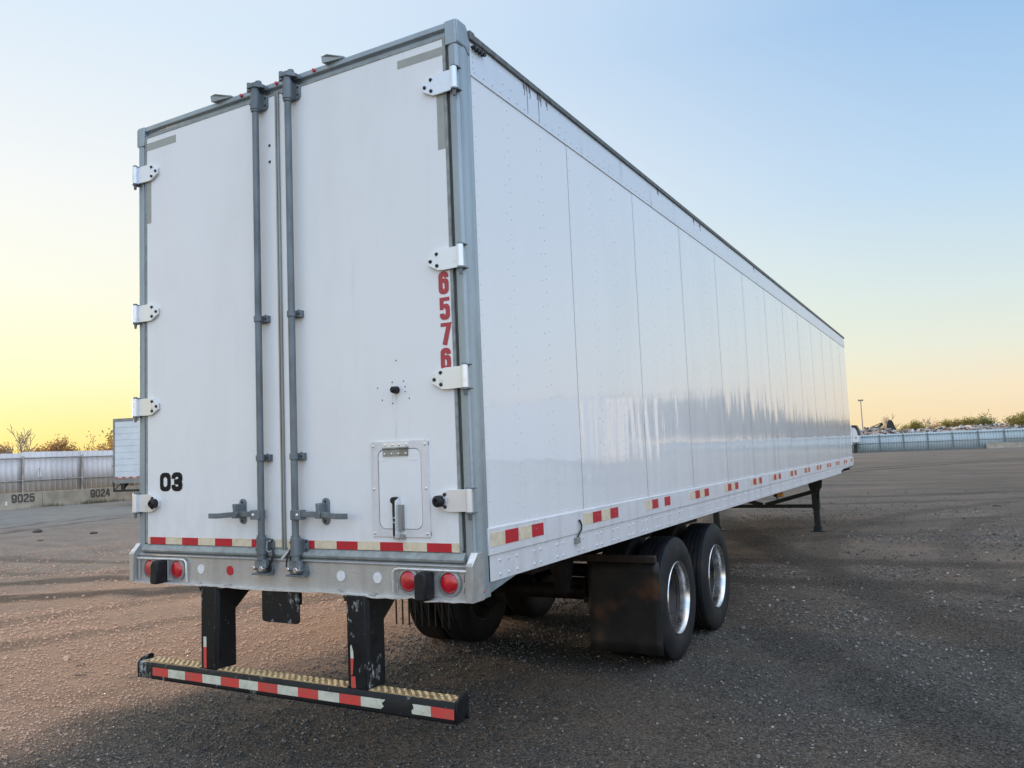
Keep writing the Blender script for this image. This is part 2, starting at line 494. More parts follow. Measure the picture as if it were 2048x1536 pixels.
    h = g.math('ADD', g.math('MULTIPLY', g.voro(75, 'Distance'), -.7), g.math('MULTIPLY', g.noise(26, 8, .75), 1.5))
    h = g.math('ADD', h, g.math('MULTIPLY', g.noise(5, 5, .6), 1.5))
    g.bump(h, .042, 1.)
    M['ground'] = g.m


make_materials()


# ------------------------------------------------------------------ mesh builder
def V3(p):
    return np.array(p, float)


class MB:
    def __init__(s):
        s.v = []; s.f = []; s.mi = []

    def add(s, vs, fs, mi=0):
        b = len(s.v)
        s.v.extend([tuple(map(float, p)) for p in vs])
        for f in fs:
            s.f.append(tuple(b + i for i in f)); s.mi.append(mi)
        return s

    def box(s, x0, y0, z0, x1, y1, z1, mi=0):
        x0, x1 = min(x0, x1), max(x0, x1); y0, y1 = min(y0, y1), max(y0, y1); z0, z1 = min(z0, z1), max(z0, z1)
        return s.add([(x0, y0, z0), (x1, y0, z0), (x1, y1, z0), (x0, y1, z0), (x0, y0, z1), (x1, y0, z1), (x1, y1, z1), (x0, y1, z1)],
                     [(3, 2, 1, 0), (4, 5, 6, 7), (0, 1, 5, 4), (1, 2, 6, 5), (2, 3, 7, 6), (3, 0, 4, 7)], mi)

    def cyl(s, p0, p1, r0, r1=None, n=12, mi=0, caps=True):
        p0, p1 = V3(p0), V3(p1)
        r1 = r0 if r1 is None else r1
        d = p1 - p0; d = d / (np.linalg.norm(d) + 1e-12)
        a = np.cross(d, (0, 0, 1) if abs(d[2]) < .9 else (1, 0, 0)); a /= np.linalg.norm(a); b = np.cross(d, a)
        vs = []
        for c, r in ((p0, r0), (p1, r1)):
            for k in range(n):
                t = 2 * PI * k / n
                vs.append(c + r * (math.cos(t) * a + math.sin(t) * b))
        fs = [(k, (k + 1) % n, n + (k + 1) % n, n + k) for k in range(n)]
        if caps:
            fs += [tuple(range(n - 1, -1, -1)), tuple(range(n, 2 * n))]
        return s.add(vs, fs, mi)

    def tube(s, pts, r, n=8, mi=0):
        rs = r if isinstance(r, (list, tuple)) else [r] * len(pts)
        pts = [V3(p) for p in pts]
        vs = []; prev = None
        for i, p in enumerate(pts):
            d = pts[min(i + 1, len(pts) - 1)] - pts[max(i - 1, 0)]
            d = d / (np.linalg.norm(d) + 1e-12)
            if prev is None:
                a = np.cross(d, (0, 0, 1) if abs(d[2]) < .9 else (1, 0, 0))
            else:
                a = prev - d * (prev @ d)
            a /= np.linalg.norm(a) + 1e-12; prev = a; b = np.cross(d, a)
            for k in range(n):
                t = 2 * PI * k / n
                vs.append(p + rs[i] * (math.cos(t) * a + math.sin(t) * b))
        fs = []
        for i in range(len(pts) - 1):
            for k in range(n):
                fs.append((i * n + k, i * n + (k + 1) % n, (i + 1) * n + (k + 1) % n, (i + 1) * n + k))
        m = (len(pts) - 1) * n
        fs += [tuple(range(n - 1, -1, -1)), tuple(range(m, m + n))]
        return s.add(vs, fs, mi)

    def prism(s, poly, axis, a0, a1, mi=0):
        def mk(p, a):
            return {'x': (a, p[0], p[1]), 'y': (p[0], a, p[1]), 'z': (p[0], p[1], a)}[axis]
        n = len(poly)
        vs = [mk(p, a0) for p in poly] + [mk(p, a1) for p in poly]
        fs = [(k, (k + 1) % n, n + (k + 1) % n, n + k) for k in range(n)] + [tuple(range(n - 1, -1, -1)), tuple(range(n, 2 * n))]
        return s.add(vs, fs, mi)

    def beam(s, p0, p1, w, h, mi=0, up=(0, 0, 1)):
        p0, p1 = V3(p0), V3(p1)
        d = p1 - p0; d /= np.linalg.norm(d)
        a = np.cross(d, up); a /= np.linalg.norm(a); b = np.cross(a, d)
        vs = []
        for c in (p0, p1):
            for i, j in ((-1, -1), (1, -1), (1, 1), (-1, 1)):
                vs.append(c + a * i * w / 2 + b * j * h / 2)
        return s.add(vs, [(0, 1, 2, 3), (7, 6, 5, 4), (0, 4, 5, 1), (1, 5, 6, 2), (2, 6, 7, 3), (3, 7, 4, 0)], mi)

    def lathe(s, prof, c, axis='x', n=32, mi=0, sgn=1, closed=False):
        vs = []
        for r, t in prof:
            for k in range(n):
                a = 2 * PI * k / n
                u, w = r * math.cos(a), r * math.sin(a)
                t2 = t * sgn
                vs.append({'x': (c[0] + t2, c[1] + u, c[2] + w), 'y': (c[0] + u, c[1] + t2, c[2] + w), 'z': (c[0] + u, c[1] + w, c[2] + t2)}[axis])
        m = len(prof); fs = []
        for i in range(m if closed else m - 1):
            j = (i + 1) % m
            for k in range(n):
                fs.append((i * n + k, i * n + (k + 1) % n, j * n + (k + 1) % n, j * n + k))
        return s.add(vs, fs, mi)

    def dome(s, c, d, r, h, n=6, mi=0):
        """rivet or bolt head standing on a surface with unit normal d"""
        c, d = V3(c), V3(d)
        a = np.cross(d, (0, 0, 1) if abs(d[2]) < .9 else (1, 0, 0)); a /= np.linalg.norm(a); b = np.cross(d, a)
        vs = []
        for rr, hh in ((r, -h * .2), (r * .72, h * .7)):
            for k in range(n):
                t = 2 * PI * k / n
                vs.append(c + rr * (math.cos(t) * a + math.sin(t) * b) + d * hh)
        vs.append(c + d * h)
        fs = [(k, (k + 1) % n, n + (k + 1) % n, n + k) for k in range(n)] + [(n + k, n + (k + 1) % n, 2 * n) for k in range(n)]
        return s.add(vs, fs, mi)

    def build(s, name, mats, parent=None, bevel=0., label=None, smooth=True, recalc=True, angle=35, seg=2):
        me = bpy.data.meshes.new(name)
        me.from_pydata(s.v, [], s.f)
        if not isinstance(mats, (list, tuple)):
            mats = [mats]
        for m in mats:
            me.materials.append(M[m])
        me.polygons.foreach_set('material_index', s.mi)
        if recalc:
            bm = bmesh.new(); bm.from_mesh(me)
            bmesh.ops.recalc_face_normals(bm, faces=bm.faces)
            bm.to_mesh(me); bm.free()
        if smooth:
            me.polygons.foreach_set('use_smooth', [True] * len(me.polygons))
            me.set_sharp_from_angle(angle=R(angle))
        me.update()
        o = bpy.data.objects.new(name, me)
        COL.objects.link(o)
        if bevel:
            b = o.modifiers.new('bevel', 'BEVEL')
            b.width = bevel; b.segments = seg; b.limit_method = 'ANGLE'; b.angle_limit = R(40)
            b.harden_normals = False
        if parent is not None:
            o.parent = parent
            base = parent
            off = Vector((0, 0, 0))
            while base is not None:
                off += base.location
                base = base.parent
            # vertices are written in world space; undo the chain of parent offsets
            if off.length > 0:
                o.matrix_parent_inverse = Matrix.Translation(-off)
        if label:
            o['label'] = label
        return o


def thing(name, label, cat, loc=(0, 0, 0), rz=0., group=None):
    o = bpy.data.objects.new(name, None)
    o.empty_display_size = .2
    COL.objects.link(o)
    o.location = loc
    o.rotation_euler = (0, 0, rz)
    o['label'] = label; o['category'] = cat
    if group:
        o['group'] = group
    return o


def tag(o, label, cat, group=None, kind=None):
    if label: o['label'] = label
    if cat: o['category'] = cat
    if group: o['group'] = group
    if kind: o['kind'] = kind
    return o


def copy_tree(o, parent=None):
    c = o.copy()
    COL.objects.link(c)
    c.parent = parent
    for ch in list(o.children):
        copy_tree(ch, c)
    return c


# ------------------------------------------------------------------ stroke digits
def arc(cx, cy, rx, ry, a0, a1, n=7):
    return [(cx + rx * math.cos(R(a0 + (a1 - a0) * k / n)), cy + ry * math.sin(R(a0 + (a1 - a0) * k / n))) for k in range(n + 1)]


def glyph(ch, w, hv, hh):
    """list of (path, closed) centre lines in a box of width w and height 1"""
    l, r, b, t = hv, w - hv, hh, 1 - hh
    q = min((r - l) / 2, .2)
    cx = (l + r) / 2
    if ch == '0':
        return [(arc(cx, t - q, cx - l, q, 0, 180) + arc(cx, b + q, cx - l, q, 180, 360), True)]
    six = [(arc(cx, t - q, r - cx, q, -8, 180) + arc(cx, b + q, cx - l, q, 180, 360) + arc(cx, .60 - q * .9, r - cx, q * .9, 0, 90, 5) + [(l + hv, .60)], False)]
    if ch == '6':
        return six
    if ch == '9':
        return [([(w - x, 1 - y) for x, y in p], c) for p, c in six]
    if ch == '5':
        return [([(w, t), (l, t), (l, .44)], False),
                ([(l + hv, .62 - hh * .2)] + arc(cx, .62 - hh * .2 - q, r - cx, q, 90, 0, 5) + arc(cx, b + q, r - cx, q, 0, -190), False)]
    if ch == '7':
        return [([(0, t), (w - hv * .8, t), (w * .36, 0)], False)]
    if ch == '3':
        return [(arc(cx, t - q, cx - l, q, 190, 0) + arc(cx, .53 + q * .8, r - cx, q * .8, 0, -90, 5) + [(l + hv * .6, .53)], False),
                ([(l + hv * .6, .47)] + arc(cx, .47 - q * .8, r - cx, q * .8, 90, 0, 5) + arc(cx, b + q, r - cx, q, 0, -190), False)]
    if ch == '2':
        return [(arc(cx, t - q, cx - l, q, 190, 0) + [(r, .62), (l + .02, .24), (l, b), (w, b)], False)]
    if ch == '4':
        return [([(w * .60, 1), (hv * .8, .30), (w, .30)], False), ([(w * .70, .9), (w * .70, .30 + hh)], False), ([(w * .70, .30 - hh), (w * .70, 0)], False)]
    if ch == '1':
        return [([(w * .5, 0), (w * .5, 1)], False)]
    return []


def strokes(mb, ch, w, hv, hh, put, mi=0, lift=(0, -.0006, 0)):
    for layer, (path, closed) in enumerate(glyph(ch, w, hv, hh)):
        P = [np.array(p) for p in path]
        n = len(P)
        Lf, Rt = [], []
        for i in range(n):
            a = P[i] - P[i - 1] if (i > 0 or closed) else P[1] - P[0]
            b = P[(i + 1) % n] - P[i] if (i < n - 1 or closed) else P[-1] - P[-2]
            if np.linalg.norm(a) < 1e-9: a = b
            if np.linalg.norm(b) < 1e-9: b = a
            a = a / np.linalg.norm(a); b = b / np.linalg.norm(b)
            na = np.array((-a[1], a[0])); nb = np.array((-b[1], b[0]))
            ha = hv * abs(a[1]) + hh * abs(a[0]); hb = hv * abs(b[1]) + hh * abs(b[0])
            m = na + nb; m /= np.linalg.norm(m) + 1e-9
            k = min(1 / max(.35, m @ na), 1.6)
            h = (ha + hb) / 2 * k
            if abs(ha - hb) > .002 and k > 1.3:           # square corner: intersect the two offset edges
                det = na[0] * nb[1] - na[1] * nb[0]
                if abs(det) > .2:
                    x = (ha * nb[1] - hb * na[1]) / det; y = (na[0] * hb - nb[0] * ha) / det
                    off = np.array((x, y))
                else:
                    off = m * h
            else:
                off = m * h
            Lf.append(P[i] + off); Rt.append(P[i] - off)
        vs = [tuple(V3(put(*p)) + layer * V3(lift)) for p in Lf + Rt]
        fs = [(i, (i + 1) % n, n + (i + 1) % n, n + i) for i in range(n if closed else n - 1)]
        mb.add(vs, fs, mi)


# ------------------------------------------------------------------ ground height
rs = np.random.RandomState(5)
_tab = rs.rand(256, 256)


def vnoise(x, y, s):
    x = np.asarray(x, float) * s; y = np.asarray(y, float) * s
    xi = np.floor(x).astype(int); yi = np.floor(y).astype(int)
    fx = x - xi; fy = y - yi
    fx = fx * fx * (3 - 2 * fx); fy = fy * fy * (3 - 2 * fy)
    t = lambda i, j: _tab[i & 255, j & 255]
    return (t(xi, yi) * (1 - fx) + t(xi + 1, yi) * fx) * (1 - fy) + (t(xi, yi + 1) * (1 - fx) + t(xi + 1, yi + 1) * fx) * fy - .5


def sstep(a, b, x):
    t = np.clip((np.asarray(x, float) - a) / (b - a), 0, 1)
    return t * t * (3 - 2 * t)


def hgt(x, y):
    x = np.asarray(x, float); y = np.asarray(y, float)
    z = .10 * sstep(5.5, 12.5, y) * sstep(-22, -6, x)
    near = 1 - sstep(40, 90, np.hypot(x, y))
    z = z + near * (vnoise(x, y, .45) * .05 + vnoise(x + 31, y + 7, 1.3) * .022)
    # ruts lying along the lanes of the yard
    u = x * .64 + y * .77; v = -x * .77 + y * .64
    left = sstep(-1.5, -5, x)
    z = z + near * left * vnoise(u * .16, v, 1.7) * .07
    z = z + near * (1 - left) * vnoise(x, y * .25, 2.1) * .025
    z = z + near * vnoise(x, y, 6.) * .010 + near * vnoise(x, y, 14.) * .003
    # level pads under the tyres
    for (px, py) in ((1.1, 3.38), (1.1, 4.63), (-1.1, 3.38), (-1.1, 4.63)):
        k = np.exp(-(((x - px) / .8) ** 2 + ((y - py) / .8) ** 2))
        z = z * (1 - k)
    for px in (.95, -.95):
        k = np.exp(-(((x - px) / .7) ** 2 + ((y - 12.95) / .7) ** 2))
        z = z * (1 - k) + .1 * k
    return z


def axis_pts(lo, hi, step, far, grow=1.16):
    a = list(np.arange(lo, hi + 1e-6, step))
    s = step; x = a[-1]
    while x < far:
        s *= grow; x += s; a.append(x)
    s = step; x = a[0]; pre = []
    while x > -far:
        s *= grow; x -= s; pre.append(x)
    return np.array(pre[::-1] + a)


def build_ground():
    xs = axis_pts(-9, 6.5, .045, 2500)
    ys = axis_pts(-1.5, 14, .05, 2500)
    X, Y = np.meshgrid(xs, ys)
    Z = hgt(X, Y)
    v = np.stack([X.ravel(), Y.ravel(), Z.ravel()], 1)
    nx, ny = len(xs), len(ys)
    i = np.arange(nx * ny).reshape(ny, nx)
    q = np.stack([i[:-1, :-1], i[:-1, 1:], i[1:, 1:], i[1:, :-1]], -1).reshape(-1, 4)
    me = bpy.data.meshes.new('ground')
    me.vertices.add(len(v)); me.vertices.foreach_set('co', v.ravel())
    me.loops.add(q.size); me.loops.foreach_set('vertex_index', q.ravel().astype(np.int32))
    me.polygons.add(len(q)); me.polygons.foreach_set('loop_start', np.arange(0, q.size, 4, dtype=np.int32))
    me.polygons.foreach_set('use_smooth', np.ones(len(q), bool))
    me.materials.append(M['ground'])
    me.update(); me.validate()
    o = bpy.data.objects.new('ground', me)
    COL.objects.link(o)
    o['kind'] = 'structure'
    o['label'] = 'gravel and brown dirt yard with tyre tracks'


build_ground()


def ico():
    t = (1 + 5 ** .5) / 2
    v = np.array([(-1, t, 0), (1, t, 0), (-1, -t, 0), (1, -t, 0), (0, -1, t), (0, 1, t), (0, -1, -t), (0, 1, -t), (t, 0, -1), (t, 0, 1), (-t, 0, -1), (-t, 0, 1)], float)
    v /= np.linalg.norm(v[0])
    f = np.array([(0, 11, 5), (0, 5, 1), (0, 1, 7), (0, 7, 10), (0, 10, 11), (1, 5, 9), (5, 11, 4), (11, 10, 2), (10, 7, 6), (7, 1, 8), (3, 9, 4), (3, 4, 2), (3, 2, 6), (3, 6, 8), (3, 8, 9), (4, 9, 5), (2, 4, 11), (6, 2, 10), (8, 6, 7), (9, 8, 1)])
    return v, f


def build_gravel():
    r = np.random.RandomState(11)
    n = 330000
    # density falls with the distance from the part of the yard near the camera
    ang = R(-29.5) + (r.rand(n) - .5) * R(74)
    dist = 3.6 + 26 * r.rand(n) ** 2.1
    X = 3.475 + dist * np.sin(ang); Y = -3.57 + dist * np.cos(ang)
    keep = vnoise(X, Y, .9) + .45 * vnoise(X, Y, 3.) + r.rand(n) * .9 - .45 > -.12
    keep &= r.rand(n) > sstep(12, 29, dist) * .9
    for cx, cy, rad, wd, st in TRACKS:
        dd = np.abs(np.hypot(X - cx, Y - cy) - rad + vnoise(X, Y, 1.7) * .3)
        keep &= r.rand(n) > (1 - sstep(wd * .4, wd, dd)) * st
    # wheel-worn patches where the stone is pressed in
    keep &= r.rand(n) > sstep(-.05, .22, vnoise(X + 11, Y - 5, .42) + .5 * vnoise(X, Y, 1.1)) * .6
    X, Y, dist = X[keep], Y[keep], dist[keep]
    n = len(X)
    size = (.0024 + .0080 * r.rand(n) ** 3.4) * np.clip(dist / 6, .8, 1.9)
    size = size * np.where(r.rand(n) > .992, 1.9, 1)
    iv, fc = ico()
    sc = size[:, None] * (np.array([1.2, 1., .78]) * (1 + .5 * (r.rand(n, 3) - .5)))
    P = iv[None] * (1 + .45 * (r.rand(n, 12, 1) - .5)) * sc[:, None, :]
    a = r.rand(n) * 2 * PI
    ca, sa = np.cos(a)[:, None], np.sin(a)[:, None]
    x = P[..., 0] * ca - P[..., 1] * sa; y = P[..., 0] * sa + P[..., 1] * ca
    P = np.stack([x + X[:, None], y + Y[:, None], P[..., 2] + (hgt(X, Y) + sc[:, 2] * .55)[:, None]], -1)
    v = P.reshape(-1, 3)
    q = (fc[None] + (np.arange(n) * 12)[:, None, None]).reshape(-1, 3)
    me = bpy.data.meshes.new('gravel')
    me.vertices.add(len(v)); me.vertices.foreach_set('co', v.ravel())
    me.loops.add(q.size); me.loops.foreach_set('vertex_index', q.ravel().astype(np.int32))
    me.polygons.add(len(q)); me.polygons.foreach_set('loop_start', np.arange(0, q.size, 3, dtype=np.int32))
    me.materials.append(M['gravel'])
    me.update()
    o = bpy.data.objects.new('gravel', me)
    COL.objects.link(o)
    tag(o, 'loose crushed stone scattered over the yard', 'gravel', kind='stuff')


build_gravel()


# ------------------------------------------------------------------ the big white semi trailer
T = thing('semi_trailer', 'large white box semi trailer with closed rear doors, standing on its landing gear in front', 'trailer')
HX = 1.295
SEAMS = [.134] + [1.368 + 1.2552 * k for k in range(12)] + [16.165]


def trailer_body():
    # inner core, so that seams open onto something dark
    MB().box(-1.284, .05, 1.20, 1.284, 16.15, 4.05).build('cargo_box', 'darkgap', T)
    for sgn in (1, -1):
        b = MB()
        for k in range(13):
            y0, y1 = SEAMS[k], SEAMS[k + 1] - .0029
            # every sheet laps a little over the next one
            ny, nz = 7, 2
            vs = []; fs = []
            for i in range(ny + 1):
                for j in range(nz + 1):
                    u = i / ny
                    vs.append((sgn * (HX + .0012 * (1 - u)), y0 + (y1 - y0) * u, 1.405 + (3.862 - 1.405) * j / nz))
            for i in range(ny):
                for j in range(nz):
                    a = i * (nz + 1) + j
                    fs.append((a, a + 1, a + nz + 2, a + nz + 1))
            b.add(vs, fs)
            b.box(sgn * (HX - .002), y0, 1.405, sgn * (HX - .012), y1, 3.862)
        o = b.build('side_wall', 'skin', T)
        if sgn < 0:
            continue
        b = MB()
        for k in range(13):
            y0, y1 = SEAMS[k], SEAMS[k + 1]
            rows = [(y0 + .024, .082, 0.), (y0 + .40, .082, .03), (y0 + .345, .165, .05), (y0 + .83, .082, .0), (y0 + .775, .165, .06)]
            if k == 12:
                rows = rows[:3]
            for yy, dz, z0 in rows:
                z = 1.47 + z0
                while z < 3.84:
                    b.dome((HX + .0008, yy, z), (1, 0, 0), .0048, .0034, 6)
                    z += dz
            y = y0 + .05
            while y < y1 - .02:
                b.dome((HX + .0008, y, 1.432), (1, 0, 0), .0045, .0032, 6)
                y += .052
        b.build('rivets', 'rivet', o)['kind'] = 'stuff'
    # rails
    for sgn in (1, -1):
        b = MB()
        b.prism([(.128, 3.850), (16.17, 3.850), (16.17, 4.012), (.128, 4.012)], 'x', sgn * (HX + .007), sgn * (HX - .04))
        b.prism([(.128, 4.014), (16.17, 4.014), (16.17, 4.062), (.128, 4.062)], 'x', sgn * (HX + .002), sgn * (HX - .04))
        tr = b.build('top_rail', 'toprail', T, bevel=.002)
        b = MB()
        b.prism([(.125, 4.056), (16.19, 4.056), (16.19, 4.092), (.125, 4.092)], 'x', sgn * (HX + .016), sgn * (HX - .10))
        b.prism([(.115, 4.050), (.20, 4.050), (.16, 4.100), (.115, 4.100)], 'x', sgn * (HX + .018), sgn * (HX - .09))
        b.build('roof_edge', 'roofedge', T, bevel=.004)
        b = MB()
        b.prism([(.117, 1.137), (14.08, 1.137), (14.08, 1.19), (14.30, 1.19), (14.30, 1.212), (16.175, 1.232), (16.175, 1.276), (.117, 1.276)], 'x', sgn * (HX + .003), sgn * (HX - .05))
        b.prism([(.117, 1.274), (16.175, 1.274), (16.175, 1.413), (.117, 1.413)], 'x', sgn * (HX + .011), sgn * (HX - .05))
        br = b.build('bottom_rail', 'rail', T, bevel=.003)
        if sgn < 0:
            continue
        b = MB()
        y = .24
        k = 0
        while y < 14:
            for dy in ((0, .095, .19) if k == 0 else (0, .082)):
                for z in (1.238, 1.166):
                    b.dome((HX + .003, y + dy, z), (1, 0, 0), .0095, .0075, 8)
            for z in (1.362, 1.315) if k else ():
                b.dome((HX + .011, y + .02, z), (1, 0, 0), .005, .0035, 6)
            y += .395 if k == 0 else .305
            k += 1
        for z in (1.362, 1.315, 1.295):
            b.dome((HX + .011, .16, z), (1, 0, 0), .006, .004, 6)
        y = 14.4
        while y < 16:
            for dy in (0, .06, .12):
                b.dome((HX + .003, y + dy, 1.25), (1, 0, 0), .008, .006, 6)
            y += .7
        b.build('bolts', 'rivet', br)['kind'] = 'stuff'
        b = MB()
        y = .165
        k = 0
        while y < 16.1:
            b.dome((HX + .007, y, 3.882), (1, 0, 0), .0062, .0048, 6)
            if k % 7 == 4:
                b.dome((HX + .007, y + .03, 3.94), (1, 0, 0), .006, .0048, 6)
                b.dome((HX + .007, y - .07, 3.94), (1, 0, 0), .006, .0048, 6)
            k += 1
            y += .19 if k % 7 == 0 else .098
        for z in (3.90, 3.935, 3.965):
            b.dome((HX + .007, .15, z), (1, 0, 0), .006, .0048, 6)
        b.build('rivets', 'rivet', tr)['kind'] = 'stuff'
        # tar runs from the roof seam
        for yy, z0, w in ((.765, 3.975, .016), (.80, 3.87, .007), (.84, 3.98, .012), (.955, 3.865, .007), (.99, 3.985, .02), (1.08, 3.99, .012),
                          (3.3, 4.0, .012), (4.4, 3.985, .02), (4.62, 3.975, .015), (7.1, 3.98, .02)):
            b = MB()
            b.prism([(yy - w / 2, 4.055), (yy + w / 2, 4.055), (yy + w * .3, z0 + .03), (yy + w * .2, z0), (yy - w * .2, z0), (yy - w * .35, z0 + .04)], 'x', HX + .0085, HX + .001)
            b.build('tar_streak', 'dirtystreak', tr)
        for k in range(4):
            MB().cyl((HX, .152 + .033 * k, 4.018 + .001 * k), (HX + .032, .152 + .033 * k, 4.012), .011, .013, 10).build('plug', 'bolt', tr)
    MB().box(-HX + .02, .06, 4.05, HX - .02, 16.16, 4.088).build('roof', 'roof', T)
    MB().box(-HX + .005, 16.15, 1.24, HX - .005, 16.19, 4.06).build('front_wall', 'skin', T, bevel=.01)
    b = MB()
    y = .35
    while y < 16:
        b.box(-1.24, y, 1.145, 1.24, y + .05, 1.20)
        y += .305
    b.build('floor_crossmembers', 'chassis', T)
    # reflective tape groups along the bottom rail
    st = .137
    for k in range(14):
        b = MB()
        y = st
        for j in range(4):
            if not (k == 2 and j == 2) and y + .149 < 16.17:
                yy1 = y + (.155 if j % 2 == 0 else .149)
                b.box(HX + .0112, y, 1.317, HX + .0135, yy1 - .002, 1.388, 0 if j % 2 == 0 else 1)
            elif k == 2:
                b.build('reflective_tape', ['cream', 'red'], T)
                b = MB()
            y += .155
        if b.v:
            b.build('reflective_tape', ['cream', 'red'], T)
        st = .137 + 1.1873 * (k + 1)
    b = MB()
    b.box(HX + .002, 1.185, 1.215, HX + .028, 1.235, 1.252, 0)
    b.tube([(HX + .016, 1.215, 1.25), (HX + .02, 1.235, 1.275), (HX + .024, 1.262, 1.295), (HX + .022, 1.272, 1.322), (HX + .02, 1.262, 1.345), (HX + .018, 1.246, 1.358)], .006, 8, 1)
    b.build('cut_marker_wire', ['trimgrey', 'bolt'], T, bevel=.002)
    b = MB()
    b.box(1.12, 8.25, 1.05, 1.24, 8.31, 1.137, 0)
    b.box(1.17, 8.235, 1.055, 1.245, 8.25, 1.12, 1)
    b.cyl((1.16, 8.27, 1.05), (1.16, 8.27, 1.02), .012, mi=0)
    b.build('marker_lamp', ['bolt', 'amber'], T)


trailer_body()


def rear_frame():
    b = MB()
    b.prism([(0, 4.115), (0, 4.084), (.022, 4.074), (.022, 4.046), (.13, 4.046), (.13, 4.115)], 'x', -HX + .012, HX - .012)
    hd = b.build('header', 'frame', T, bevel=.004)
    # wedge-shaped light guards on the header
    for x0, x1 in ((-.535, -.385), (.392, .530)):
        b = MB()
        b.add([(x0, -.035, 4.108), (x1, -.002, 4.116), (x1, .05, 4.116), (x0, .05, 4.116),
               (x0, -.042, 4.143), (x0 + .045, -.045, 4.145), (x1, -.004, 4.124), (x1, .05, 4.122), (x0, .04, 4.136)],
              [(0, 1, 2, 3), (4, 5, 6, 7, 8), (0, 1, 6, 5, 4), (1, 2, 7, 6), (2, 3, 8, 7), (3, 0, 4, 8)])
        b.build('light_guard', 'frame', hd)
    for x in (-.30, 0.0, .30):
        b = MB()
        b.cyl((x, .004, 4.101), (x, -.012, 4.101), .013, .010, 12)
        b.build('marker_light', 'lens', hd)
    for sgn in (1, -1):
        X = lambda v: sgn * v
        b = MB()
        prof = [(1.238, .004), (1.262, -.002), (1.284, -.002), (HX, .010), (HX, .052), (HX + .004, .058), (HX + .004, .105), (HX, .110), (HX + .003, .116), (HX + .003, .134), (1.20, .134), (1.20, .045), (1.238, .045)]
        pts = [(X(x), y) for x, y in prof]
        b.prism(pts, 'z', 1.066, 4.10)
        po = b.build('corner_post', 'frame', T, bevel=.002)
        # cap plate over the corner
        b = MB()
        b.prism([(X(x), y) for x, y in ((1.225, -.006), (1.288, -.006), (HX + .007, .004), (HX + .007, .085), (HX - .01, .13), (1.225, .13))], 'z', 3.985, 4.117)
        b.prism([(-.004, 3.99), (.075, 3.99), (.115, 3.955), (.125, 4.03), (.085, 4.11), (-.004, 4.112)], 'x', X(HX + .001), X(HX + .0085))
        b.build('corner_cap', 'frame', po, bevel=.003)
        # gasket strip between door and post
        b = MB()
        b.box(X(1.205), -.003, 1.31, X(1.222), .03, 4.04, 0)
        b.box(X(1.222), .024, 1.28, X(1.24), .044, 4.04, 1)
        b.cyl((X(1.231), .010, 1.29), (X(1.231), .010, 4.02), .006, n=8, mi=1)
        b.build('door_gasket', ['gasket', 'darkgap'], po)
        # sloping guard plate at the foot of the post
        b = MB()
        b.prism([(-.060, 1.064), (-.060, 1.246), (-.004, 1.302), (.052, 1.302), (.052, 1.064)], 'x', X(1.272), X(1.309), 0)
        b.prism([(-.061, 1.244), (-.004, 1.3055), (.0, 1.3025), (-.057, 1.243)], 'x', X(1.271), X(1.310), 1)
        b.build('guard_plate', ['sill', 'edge'], T, bevel=.002)
        b = MB()
        b.prism([(.08, 1.072), (.44, 1.139), (.44, 1.15), (.08, 1.15)], 'x', X(HX - .004), X(HX - .012))
        b.build('gusset', 'frame', T)
        b = MB()
        b.cyl((X(HX), .048, 1.105), (X(HX + .012), .048, 1.105), .012, .010, 12, 0)
        b.dome((X(HX + .012), .048, 1.105), (sgn, 0, 0), .008, .005, 10, 1)
        b.build('side_marker', ['bolt', 'lens'], T)
    # sill
    b = MB()
    b.box(-1.272, -.016, 1.066, 1.272, .10, 1.236)
    b.prism([(-.020, 1.226), (-.030, 1.237), (-.012, 1.246), (.03, 1.246), (.03, 1.226)], 'x', -1.27, 1.27)
    sill = b.build('sill', 'sill', T, bevel=.003)
    b = MB()
    b.prism([(-.004, 1.246), (-.022, 1.256), (-.026, 1.268), (-.014, 1.286), (.006, 1.302), (.05, 1.302), (.05, 1.246)], 'x', -1.236, 1.236)
    b.build('door_bottom_seal', 'gasket', T, bevel=.002)
    # bent bottom lip, bright where it is scraped
    b = MB()
    n = 60
    r = random.Random(3)
    vs = []
    for i in range(n + 1):
        x = -1.272 + 2.544 * i / n
        dz = .006 * math.sin(x * 5.2) * math.exp(-((x - .35) / .5) ** 2) + .003 * r.uniform(-1, 1) * (1 if abs(x) > .2 else .3) + .011 * math.exp(-((x - .93) / .045) ** 2) - .008 * math.exp(-((x - 1.04) / .06) ** 2)
        y0 = -.052 - .004 * r.uniform(-1, 1)
        vs += [(x, y0, 1.062 + dz), (x, y0, 1.070 + dz), (x, -.012, 1.072), (x, -.012, 1.060)]
    fs = []
    for i in range(n):
        for k in range(4):
            fs.append((4 * i + k, 4 * i + (k + 1) % 4, 4 * i + 4 + (k + 1) % 4, 4 * i + 4 + k))
    b.add(vs, fs)
    b.build('sill_lip', 'edge', sill)
    for x in (-.70, -.44, .42, .66):
        MB().box(x - .02, -.044, 1.070, x + .02, -.022, 1.080).build('clip', 'sill', sill, bevel=.002)
    # lamp boxes with their rims, lamps and dock bumpers
    for sgn in (1, -1):
        b = MB()
        xi, xo = sgn * .80, sgn * 1.262
        b.tube([(xo, -.033, 1.214), (sgn * .84, -.033, 1.216), (sgn * .815, -.033, 1.211), (xi, -.033, 1.195), (xi, -.030, 1.080)], .0075, 8, 1)
        b.box(sgn * .806, -.024, 1.082, sgn * 1.258, -.015, 1.086, 0)
        b.box(sgn * .975, -.034, 1.082, sgn * .967, -.016, 1.209, 0)
        b.box(sgn * 1.245, -.030, 1.08, sgn * 1.262, -.016, 1.210, 0)
